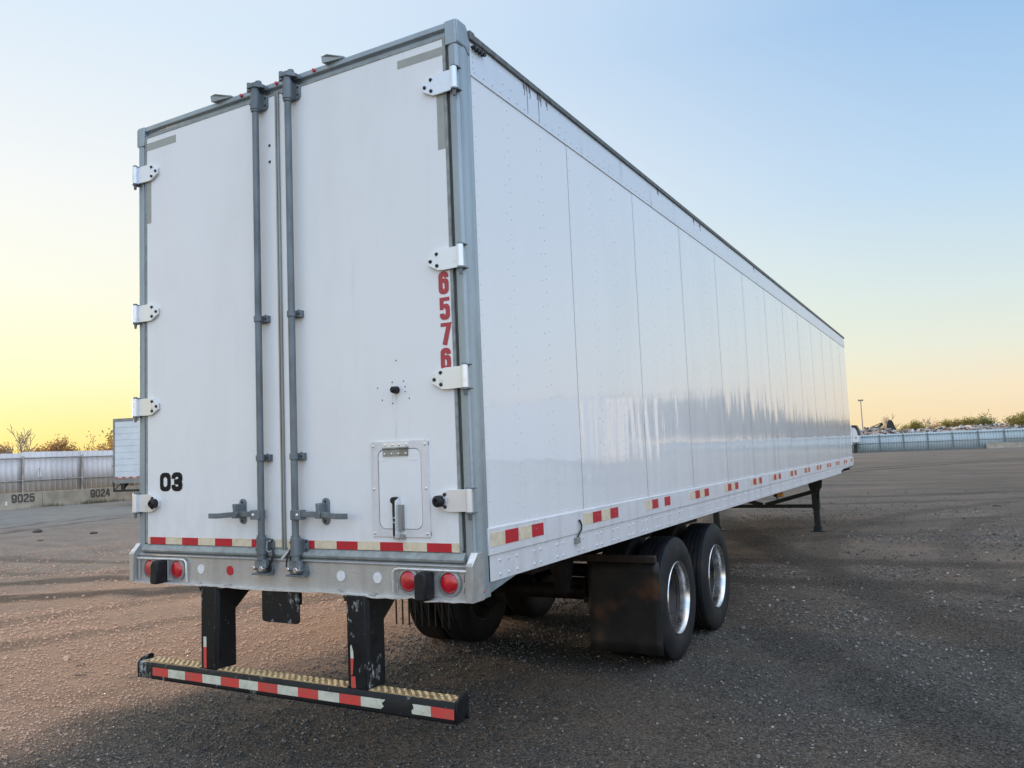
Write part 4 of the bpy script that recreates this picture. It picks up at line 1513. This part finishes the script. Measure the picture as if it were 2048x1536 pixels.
def left_boundary():
    labs = {4: 'long concrete barrier block with the stencilled number 9025', 5: 'long concrete barrier block with the stencilled number 9024'}
    for k in range(0, 20):
        y0 = 21.94 + 6.1 * (k - 5)
        y1 = y0 + 6.08
        b = MB()
        b.prism([(LX + .07, -.10), (LX + .03, .12), (LX, .30), (LX - .02, .80), (LX - .26, .80), (LX - .30, .12), (LX - .32, -.1)], 'y', y0, y1)
        o = b.build('concrete_barrier', 'concrete', bevel=.02)
        tag(o, labs.get(k, 'plain concrete barrier block without a number under the left fence'), 'barrier', 'concrete blocks under the left fence')
        txt = {4: ('9025', 20.32), 5: ('9024', 24.60)}.get(k)
        if txt:
            b = MB()
            for j, ch in enumerate(txt[0]):
                yy = txt[1] + j * .305
                strokes(b, ch, .62, .085, .075, lambda u, v: (LX - .008 + .035 * (1 - (.32 + v * .42 - .30) / .5), yy + u * .42, .32 + v * .42), lift=(.004, 0, 0))
            b.build('stencil_number', 'stencil', o, smooth=False)
        if k == 4:
            b = MB()
            b.box(LX + .03, 19.98, .20, LX + .055, 20.08, .40)
            b.build('small_plate', 'signwhite', o)
    F = thing('sheet_metal_fence', 'pale grey sheet metal fence with pipe rails standing on the concrete blocks at the left', 'fence', (LX - .35, 30, 0))
    ys = [21.03 + 3.25 * k for k in range(-5, 28)]
    for k, y in enumerate(ys[:-1]):
        b = MB()
        top = 2.87 if k >= 5 else 2.80
        base = .72
        yy = y
        n = 11
        pw = 3.25 / n
        vs = []; fs = []
        prof = []
        for i in range(n):
            prof += [(yy + i * pw, 0), (yy + i * pw + .015, .020), (yy + i * pw + .045, .020), (yy + i * pw + .06, 0)]
        prof.append((y + 3.25, 0))
        for py, px in prof:
            vs += [(LX - .36 + px, py, base), (LX - .36 + px, py, top)]
        fs = [(2 * i, 2 * i + 2, 2 * i + 3, 2 * i + 1) for i in range(len(prof) - 1)]
        b.add(vs, fs)
        o = b.build('panel', 'fence', F, angle=20)
        sm = o.modifiers.new('solid', 'SOLIDIFY'); sm.thickness = .004; sm.offset = -1
        for z in (2.545, 1.395):
            MB().cyl((LX - .27, y + .02, z + (.0 if k >= 5 else -.03)), (LX - .27, y + 3.23, z + (.02 if k >= 5 else .0)), .042, n=10).build('rail', 'pipe', F)
    for y in ys:
        b = MB()
        b.cyl((LX - .25, y, .70), (LX - .25, y, 2.62), .055, n=12)
        b.dome((LX - .25, y, 2.62), (0, 0, 1), .06, .05, 10)
        b.build('post', 'pipe', F)
    S = thing('number_sign', 'narrow white sign with black digits one above the other on the left fence', 'sign', (LX - .22, 21.93, 1.8))
    MB().box(LX - .325, 21.83, 1.56, LX - .30, 22.03, 2.05).build('sign_plate', 'signwhite', S, bevel=.006)
    b = MB()
    for j, ch in enumerate('9025'):
        strokes(b, ch, .6, .09, .08, lambda u, v: (LX - .296, 21.90 + u * .10, 1.935 - j * .115 + v * .085), lift=(.003, 0, 0))
    b.build('digits', 'stencil', S, smooth=False)
    # weeds along the foot of the blocks
    r = random.Random(9)
    b = MB()
    for k in range(2600):
        y = r.uniform(12, 34)
        cl = float(vnoise(y, 3.3, .9)) + .5
        if r.random() > cl ** 2 * 1.6:
            continue
        x = LX + .09 + abs(r.gauss(0, .16))
        h = r.uniform(.08, .22) * (.5 + cl) * (1.5 if r.random() > .9 else 1)
        a = r.uniform(0, 2 * PI); l = r.uniform(0, .12)
        wv = .012
        z = float(hgt(x, y)) - .01
        b.add([(x - wv * math.sin(a), y + wv * math.cos(a), z), (x + wv * math.sin(a), y - wv * math.cos(a), z), (x + l * math.cos(a), y + l * math.sin(a), z + h)], [(0, 1, 2)])
    o = b.build('weeds', 'weed', smooth=False, recalc=False)
    tag(o, 'thin green and dry weeds growing along the foot of the concrete blocks', 'weeds', kind='stuff')


left_boundary()


# ------------------------------------------------------------------ another box trailer standing at the left fence, and more off to the right
def parked_trailer(name, label, loc, rz, group=None):
    t = thing(name, label, 'trailer', (0, 0, 0), 0, group)
    wdt, H, Lg = 1.30, 4.25, 14.6
    MB().box(-wdt + .01, .05, 1.25, wdt - .01, Lg, H - .02).build('cargo_box', 'white_paint', t, bevel=.02)
    b = MB()
    b.box(-wdt, 0, 1.18, -wdt + .10, .09, H)
    b.box(wdt - .10, 0, 1.18, wdt, .09, H)
    b.box(-wdt + .10, 0, H - .14, wdt - .10, .09, H)
    b.box(-wdt + .10, -.01, 1.10, wdt - .10, .09, 1.36)
    for z in (3.6, 2.7, 1.9):
        b.box(-wdt - .02, -.02, z, -wdt + .02, .05, z + .10)
        b.box(wdt - .02, -.02, z, wdt + .02, .05, z + .10)
    b.build('rear_frame', 'trimgrey', t, bevel=.006)
    b = MB()
    n = 9
    z0, z1 = 1.362, H - .14
    for k in range(n):
        a = z0 + (z1 - z0) * k / n
        c = z0 + (z1 - z0) * (k + 1) / n
        b.box(-wdt + .102, .022, a + .012, wdt - .102, .06, c - .012)
        b.box(-wdt + .102, .034, c - .012, wdt - .102, .05, c + .012)
    b.build('roll_up_door', 'white_ribbed', t, bevel=.006)
    b = MB()
    for k in range(6):
        x = -1.18 + .42 * k
        b.box(x, -.0135, 1.36, x + .21, -.0105, 1.41, 1)
        b.box(x + .211, -.0135, 1.36, x + .40, -.0105, 1.41, 0)
    b.box(-1.15, -.0135, 1.29, 1.15, -.0105, 1.30, 1)
    b.build('reflective_tape', ['cream', 'red'], t)
    b = MB()
    for s in (-1, 1):
        b.prism([(s * .88, 1.10), (s * .62, 1.10), (s * .66, .78), (s * .82, .78)], 'y', .02, .10)
        b.prism([(.10, .80), (.10, 1.10), (.45, 1.10)], 'x', s * .80, s * .70)
        b.beam((s * 1.28, .05, 1.15), (s * 1.26, .05, .74), .05, .05)
        b.beam((s * 1.22, .05, .80), (s * .85, .05, 1.10), .035, .035)
    b.box(-1.27, .0, .70, 1.27, .10, .80)
    b.build('underride_guard', 'blackmetal', t)
    for y in (2.4, 3.65):
        for s in (-1, 1):
            b = MB()
            for cx in (s * 1.13, s * .80):
                b.lathe([(.29, -.10), (.40, -.14), (.49, -.12), (.512, -.08), (.512, .08), (.49, .12), (.40, .14), (.29, .10)], (cx, y, .51), 'x', 28, 0)
                b.lathe([(.29, .10), (.27, .0), (.20, -.04), (.0005, -.03)], (cx, y, .51), 'x', 28, 1, sgn=s)
            b.build('wheel', ['tyre', 'rim'], t)
    b = MB()
    for s in (-1, 1):
        b.box(s * .95 - .07, 11.4, .1, s * .95 + .07, 11.55, 1.25)
        b.box(s * .95 - .16, 11.33, .0, s * .95 + .16, 11.62, .03)
        b.box(s * .45 - .05, 1.2, .95, s * .45 + .05, 12, 1.25)
    b.box(-.9, 11.45, .5, .9, 11.5, .57)
    b.build('landing_gear', 'blackmetal', t)
    t.location = loc
    t.rotation_euler = (0, 0, rz)
    return t


zc = float(hgt(-31, 21))
PT = parked_trailer('box_trailer', 'white box trailer with ribbed roll-up door, backed up by the left fence', (-31.35, 22.3, 0.0), R(14))
grp = 'white box trailers parked off to the right'
for k, (x, y, rz) in enumerate(((13.0, 33.0, -62), (15.5, 38.5, -62), (19.0, 47.0, -62))):
    c = copy_tree(PT)
    c.location = (x, y, float(hgt(x, y)))
    c.rotation_euler = (0, 0, R(rz))
    c['group'] = grp
    c['label'] = ('white box trailer off to the right, nearest of the three parked there', 'white box trailer off to the right, middle one of the three parked there', 'white box trailer off to the right, farthest of the three parked there')[k]


# ------------------------------------------------------------------ right boundary
def right_boundary():
    FY = 112.
    F = thing('blue_metal_fence', 'light blue corrugated metal fence with dark posts along the far right edge of the yard', 'fence', (8, FY, 0))
    xs = [-8.68 + 2.72 * k for k in range(-11, 30)]
    r = random.Random(2)
    for k, x in enumerate(xs[:-1]):
        b = MB()
        top = 2.34 + r.uniform(-.03, .03)
        base = .06 if x < 5 else .5
        n = 9
        pw = 2.72 / n
        prof = []
        for i in range(n):
            prof += [(x + i * pw, 0), (x + i * pw + .10, 0), (x + i * pw + .14, -.045), (x + i * pw + .24, -.045)]
        prof.append((x + 2.72, 0))
        vs = []
        for px, py in prof:
            vs += [(px, FY + py, base), (px, FY + py, top)]
        b.add(vs, [(2 * i, 2 * i + 2, 2 * i + 3, 2 * i + 1) for i in range(len(prof) - 1)])
        o = b.build('panel', 'fenceblue', F, angle=20)
        sm = o.modifiers.new('solid', 'SOLIDIFY'); sm.thickness = .006; sm.offset = -1
        b = MB()
        for z in (2.10, 1.20) + ((.22,) if x < 5 else ()):
            b.box(x + .06, FY - .11, z - .035, x + 2.66, FY - .05, z + .035)
        b.build('rail', 'pipeblue', F)
    for x in xs:
        MB().box(x - .055, FY - .16, .02, x + .055, FY - .05, 2.3).build('post', 'pipeblue', F)
    for k in range(9):
        x0 = 5.7 + 3.65 * k
        b = MB()
        b.prism([(FY - .75, -.05), (FY - .62, .25), (FY - .58, .76), (FY - .30, .76), (FY - .26, .25), (FY - .15, -.05)], 'x', x0, x0 + 3.63)
        o = b.build('concrete_barrier', 'concrete', bevel=.02)
        tag(o, 'grey concrete block at the foot of the blue fence, left end of the row' if k == 0 else 'grey concrete block in the row at the foot of the blue fence', 'barrier', 'concrete blocks at the foot of the blue fence')
    # scrap heap showing over the fence
    r = random.Random(21)
    b = MB()
    rp = random.Random(5)
    for k in range(1500):
        x = rp.uniform(-12, 24)
        crest = 2.55 + 1.0 * (float(vnoise(x, 1.7, .28)) + .3) + .5 * float(vnoise(x, 9.1, .9)) + .045 * max(0, x - 2) * .4
        y = rp.uniform(117, 126)
        z = rp.uniform(.2, crest)
        if rp.random() > .45:
            z = crest - abs(rp.gauss(0, .25))
        L_ = rp.uniform(.12, .75) * (2 if rp.random() > .93 else 1)
        wd = rp.uniform(.05, .4); th = rp.uniform(.02, .22)
        a = rp.uniform(0, PI); e = rp.gauss(0, .35)
        dx, dy, dz = math.cos(a) * math.cos(e) * L_ / 2, math.sin(a) * math.cos(e) * L_ / 2, math.sin(e) * L_ / 2
        b.beam((x - dx, y - dy, z - dz), (x + dx, y + dy, z + dz), wd, th)
    # mound under the loose pieces
    n = 60
    vs = []
    for i in range(n + 1):
        x = -13 + 38 * i / n
        crest = 2.25 + 1.0 * (float(vnoise(x, 1.7, .28)) + .3)
        for y, k in ((115, 0), (118, .8), (121.5, 1), (125, .8), (129, 0)):
            vs.append((x, y, k * crest * (0 if i in (0, n) else 1)))
    fs = [(5 * i + j, 5 * i + j + 1, 5 * i + 6 + j, 5 * i + 5 + j) for i in range(n) for j in range(4)]
    b.add(vs, fs)
    o = b.build('scrap_heap', 'scrap', smooth=False, recalc=False)
    tag(o, 'long heap of mixed scrap metal rising behind the blue fence', 'scrap heap', kind='stuff')
    # lamp post
    t = thing('lamp_post', 'tall thin floodlight pole far behind the blue fence', 'lamp post', (-13.5, 170, 0))
    MB().cyl((-13.5, 170, 0), (-13.5, 170, 9.2), .14, .09, 10).build('pole', 'trimgrey', t)
    b = MB()
    b.box(-13.95, 169.9, 9.2, -13.05, 170.1, 9.28); b.box(-13.95, 169.7, 9.25, -13.55, 170.3, 9.5); b.box(-13.45, 169.7, 9.25, -13.05, 170.3, 9.5)
    b.build('lamp_head', 'trimgrey', t, bevel=.02)
    # refrigerated trailer with a nose unit, mostly hidden behind the big trailer
    t = thing('reefer_trailer', 'white refrigerated trailer with cooling unit on its nose, in front of the blue fence', 'trailer', (-15, 109, 0))
    MB().box(-22.5, 107.7, 1.15, -8.72, 110.3, 3.62).build('cargo_box', 'white_paint', t, bevel=.03)
    b = MB()
    b.prism([(-8.72, 1.42), (-8.02, 1.42), (-7.98, 2.1), (-8.10, 2.9), (-8.30, 3.25), (-8.72, 3.35)], 'y', 108.0, 110.0)
    cu = b.build('cooling_unit', 'white_paint', t, bevel=.05)
    b = MB()
    b.prism([(-8.80, 3.60), (-8.25, 3.58), (-8.02, 3.1), (-7.90, 2.35), (-8.02, 2.3), (-8.16, 2.9), (-8.34, 3.28), (-8.80, 3.38)], 'y', 107.95, 110.05)
    b.cyl((-8.3, 108.0, 2.0), (-8.3, 107.97, 2.0), .09, n=12)
    b.build('dark_hood', 'blackmetal', t, bevel=.03)
    b = MB()
    for x, s in ((-8.6, 0), (-8.45, .15), (-8.25, -.1), (-8.12, .1)):
        b.tube([(x, 108.1, 1.45), (x + s * .3, 108.1, 1.05), (x + s, 108.1, .8), (x + s * 1.6, 108.1, .62)], .03, 6)
    b.box(-8.62, 108.2, .02, -8.5, 108.35, 1.2); b.box(-8.62, 109.65, .02, -8.5, 109.8, 1.2)
    b.box(-8.75, 108.1, .0, -8.38, 108.45, .04); b.box(-8.7, 107.9, 1.1, -8.1, 110.1, 1.18)
    b.build('landing_gear', 'blackmetal', t)
    for x in (-20.5, -19.2):
        for y in (108.0, 110.0):
            b = MB()
            b.lathe([(.28, -.12), (.45, -.14), (.51, -.1), (.51, .1), (.45, .14), (.28, .12)], (x, y, .51), 'y', 24)
            b.cyl((x, y - .05, .51), (x, y + .05, .51), .28, n=16)
            b.build('wheel', 'tyre', t)
    # grapple machine working behind the scrap
    t = thing('material_handler', 'dark green grapple machine with its arm raised behind the blue fence', 'excavator', (-8.2, 131, 0))
    b = MB(); b.box(-10.4, 129.8, .15, -6.4, 130.4, 1.0); b.box(-10.4, 131.6, .15, -6.4, 132.2, 1.0); b.box(-9.6, 130.4, .5, -7.2, 131.6, 1.1)
    b.build('undercarriage', 'blackmetal', t, bevel=.1)
    b = MB(); b.box(-10.6, 129.9, 1.15, -7.4, 132.0, 2.5)
    b.build('body', 'greenmachine', t, bevel=.08)
    b = MB(); b.box(-8.6, 129.9, 2.5, -7.3, 131.0, 3.6)
    b.build('cab', 'greenmachine', t, bevel=.08)
    b = MB()
    b.beam((-8.9, 131, 2.4), (-6.9, 131, 4.0), .35, .32, up=(0, 1, 0)); b.beam((-8.9, 131.3, 3.4), (-7.0, 131.3, 4.15), .12, .12, up=(0, 1, 0))
    b.build('boom', 'blackmetal', t, bevel=.03)
    b = MB()
    b.prism([(-6.15, 4.45), (-5.75, 4.5), (-5.5, 4.1), (-5.05, 2.6), (-5.2, 2.1), (-6.7, 2.3), (-6.9, 3.0), (-6.45, 3.3), (-6.3, 3.9)], 'y', 130.8, 131.3)
    b.build('arm', 'blackmetal', t, bevel=.05)


right_boundary()


# ------------------------------------------------------------------ trees
def grow(seed, height, spread, depth, trunk_frac=.3, up=.35, wig=.22, nb=3, r0=None):
    """branch skeleton: list of (points, radii), and the twig ends"""
    r = random.Random(seed)
    segs = []; tips = []

    def rec(p, d, ln, rad, lev):
        pts = [p]; rr = [rad]
        q = p
        n = 4
        for k in range(n):
            d2 = d + V3((r.uniform(-wig, wig), r.uniform(-wig, wig), r.uniform(-wig, wig) + up * .18))
            d = d2 / np.linalg.norm(d2)
            q = q + d * ln / n
            pts.append(q); rr.append(rad * (1 - .42 * (k + 1) / n))
            if lev >= 2:
                tips.append(q)
        segs.append((pts, rr, lev))
        if lev < depth:
            m = nb + (1 if r.random() > .5 else 0)
            for j in range(m):
                t = 1. if j == 0 else r.uniform(.35, 1.)
                k = min(n, max(1, int(round(t * n))))
                base = pts[k]
                ax = r.uniform(0, 2 * PI)
                tilt = r.uniform(.35, .95) * spread
                a = np.cross(d, (0, 0, 1) if abs(d[2]) < .9 else (1, 0, 0)); a /= np.linalg.norm(a); c = np.cross(d, a)
                nd = d * math.cos(tilt) + (a * math.cos(ax) + c * math.sin(ax)) * math.sin(tilt)
                nd = nd + V3((0, 0, up * .5)); nd /= np.linalg.norm(nd)
                rec(base, nd, ln * r.uniform(.55, .82), rr[k] * .68, lev + 1)
    rad = r0 or height * .022
    rec(V3((0, 0, -.1)), V3((0, 0, 1.)), height * trunk_frac, rad, 0)
    allp = np.array([p for s_, _, _ in segs for p in s_])
    k = height / allp[:, 2].max()
    segs = [([p * k for p in s_], rr, lv) for s_, rr, lv in segs]
    tips = [p * k for p in tips]
    return segs, tips


def make_tree(name, label, cat, seed, height, bark, leaf=None, nleaf=0, lsize=.2, spread=1., depth=4, trunk_frac=.3, group=None, clump=.35, rmin=.022, up=.35):
    segs, tips = grow(seed, height, spread, depth, trunk_frac, up)
    t = thing(name, label, cat, (0, 0, 0), 0, group)
    b = MB()
    for pts, rr, lv in segs:
        if leaf and lv > 3:
            continue
        b.tube(pts, [max(x, rmin) for x in rr], 6 if lv < 2 else 4)
    b.build('trunk', bark, t, recalc=False)
    if leaf:
        r = np.random.RandomState(seed)
        tp = np.array(tips)
        c = tp[r.randint(0, len(tp), nleaf)] + r.normal(0, clump, (nleaf, 3)) * np.array((1, 1, .8))
        c[:, 2] = np.maximum(c[:, 2], .15)
        s = lsize * (.6 + .8 * r.rand(nleaf))
        a = r.normal(0, 1, (nleaf, 3)); a /= np.linalg.norm(a, axis=1)[:, None]
        e = np.cross(a, r.normal(0, 1, (nleaf, 3))); e /= np.linalg.norm(e, axis=1)[:, None]
        v = np.stack([c - a * s[:, None], c + e * s[:, None] * .45, c + a * s[:, None], c - e * s[:, None] * .45], 1).reshape(-1, 3)
        me = bpy.data.meshes.new('crown')
        q = np.arange(nleaf * 4).reshape(-1, 4)
        me.from_pydata(v.tolist(), [], q.tolist())
        me.materials.append(M[leaf]); me.update()
        o = bpy.data.objects.new('crown', me); COL.objects.link(o); o.parent = t
    return t


def place(t, x, y, s=1., rz=0., label=None, first=False):
    o = t if first else copy_tree(t)
    o.location = (x, y, float(hgt(x, y)))
    o.scale = (s, s, s)
    o.rotation_euler = (0, 0, rz)
    if label:
        o['label'] = label
    return o


def polar(az, dist):
    return 3.475 + dist * math.sin(R(az)), -3.57 + dist * math.cos(R(az))


def trees():
    gl = 'trees beyond the left fence'
    gr = 'trees beyond the blue fence'
    bare = make_tree('bare_tree', '', 'tree', 3, 6.3, 'barkpale', spread=1.1, depth=4, trunk_frac=.34, rmin=.024)
    scrub = make_tree('scrub_tree', '', 'tree', 8, 4.6, 'bark', 'leaf_rust', 3600, .11, 1.15, 4, .2, clump=.26)
    olive = make_tree('leafy_tree', '', 'tree', 12, 5.6, 'bark', 'leaf_olive', 2600, .17, 1.15, 4, .25, clump=.40)
    green = make_tree('leafy_tree', '', 'tree', 17, 6.0, 'bark', 'leaf_green', 3800, .17, 1.2, 4, .2, clump=.55)
    thin = make_tree('thin_tree', '', 'tree', 29, 5.4, 'barkpale', 'leaf_rust', 260, .11, 1.0, 4, .28, clump=.2, rmin=.016)
    dark = make_tree('tall_tree', '', 'tree', 41, 9.0, 'bark', 'leaf_dark', 5200, .26, 1.1, 4, .25, clump=.8)
    # left, beyond the fence (azimuth from +Y, distance)
    x, y = polar(-59.6, 92); place(bare, x, y, 1.04, .3, 'bare tree with reaching branches above the left fence, tallest there', True)
    L = [(-61.2, 96, .90, scrub, 'rusty scrub at the left edge of the photo beyond the left fence'), (-60.3, 97, .92, scrub, 'rusty scrub under the bare tree at its left'),
         (-58.9, 95, .86, scrub, 'rusty scrub under the bare tree at its right'), (-58.1, 97, 1.02, scrub, 'bigger rusty bush between the bare tree and the fence dip'),
         (-57.4, 94, .86, scrub, 'low rusty bush at the right of the bigger one'), (-58.4, 88, .9, thin, 'thin nearly bare tree right of the tall bare tree'),
         (-54.9, 96, 1.06, scrub, 'rusty bush close to the left of the white box trailer'), (-55.6, 93, .98, thin, 'thin nearly bare tree left of the white box trailer'),
         (-54.2, 96, 1.0, scrub, 'rusty bush touching the white box trailer at its left edge'), (-54.5, 101, 1.1, olive, 'olive tree standing just left of the white box trailer'),
         
         (-56.4, 104, .72, scrub, 'lowest rusty bush, in the dip between the bush groups'), ]
    used = {id(bare): True}
    for az, ds, s, t, lab in L:
        x, y = polar(az, ds)
        o = place(t, x, y, s * 1.10, ds * 1.7 + az, lab, id(t) not in used)
        used[id(t)] = True
        o['group'] = gl
    bare['group'] = gl
    # right, beyond the scrap heap
    def rx(px, Y):                       # direction in degrees, then the ground point on the row at Y
        a = R(-29.5) + math.atan((px - 992.8) / 1638.2)
        return 3.475 + (Y + 3.57) * math.tan(a), Y
    Rr = [(1772, 160, 1.12, 'bare', 'bare round tree just right of the grapple machine'), (1748, 172, .95, 'scrub', 'low rusty bush right behind the grapple machine'),
          (1760, 170, .98, 'scrub', 'low rusty bush at the left foot of the bare round tree'), (1790, 168, .78, 'olive', 'low olive bush at the right foot of the bare round tree'),
          (1808, 158, .92, 'olive', 'olive tree with open crown above the scrap heap'), (1822, 164, .82, 'olive', 'smaller olive tree beside the open-crowned one'),
          (1842, 168, 1.0, 'bare', 'grey bare tree between the olive trees'), (1856, 171, 1.05, 'thin', 'thin pinkish tree left of the dense green clump'),
          (1871, 167, 1.08, 'thin', 'thin pinkish tree touching the dense green clump'), (1864, 176, 1.0, 'scrub', 'rusty bush among the thin pinkish trees'),
          (1884, 176, .78, 'scrub', 'rusty bush at the left foot of the dense green clump'),
          (1906, 158, 1.02, 'thin', 'tall thin tree sticking out of the dense green clump'), (1902, 164, .92, 'olive', 'olive tree at the left of the dense green clump'),
          (1920, 165, .92, 'olive', 'olive tree second in the dense green clump'), (1938, 163, .96, 'olive', 'broad olive tree in the middle of the dense green clump'),
          (1955, 166, .92, 'olive', 'olive tree right of the middle of the dense green clump'), (1974, 160, .92, 'green', 'dark rounded green tree ending the dense clump'),
          (1990, 168, .80, 'green', 'lower dark green tree right of the rounded one'), (2014, 160, .94, 'olive', 'tall olive tree near the right edge of the photo'),
          (2030, 156, 1.02, 'olive', 'taller olive tree touching the right edge of the photo'), (2046, 158, 1.14, 'olive', 'tallest olive tree cut by the right edge of the photo'),
          (2008, 166, .66, 'scrub', 'low rusty bush before the tall olive trees at the right edge')]
    kinds = {'bare': bare, 'scrub': scrub, 'olive': olive, 'green': green, 'thin': thin, 'dark': dark}
    for px, Y, s, k, lab in Rr:
        x, y = rx(px, Y)
        t = kinds[k]
        o = place(t, x, y, s * .87, px * .37, lab, id(t) not in used)
        used[id(t)] = True
        o['group'] = gr
    # the tree line goes on past the right edge and rises; it shows as a reflection in the trailer's side
    r = random.Random(77)
    for k in range(26):
        az = 4.4 + k * 1.15
        ds = 125 + r.uniform(-6, 10)
        hgt_deg = min(3.3, 1.3 + max(0, az - 7) * .33)
        hh = 1.8 + ds * math.tan(R(hgt_deg))
        x, y = polar(az, ds)
        o = place(dark, x, y, hh / 9.0 * r.uniform(.85, 1.1), k * 1.3, 'dark full tree in the row beyond the right edge of the photo', id(dark) not in used)
        used[id(dark)] = True
        o['group'] = 'dark trees past the right edge'


trees()
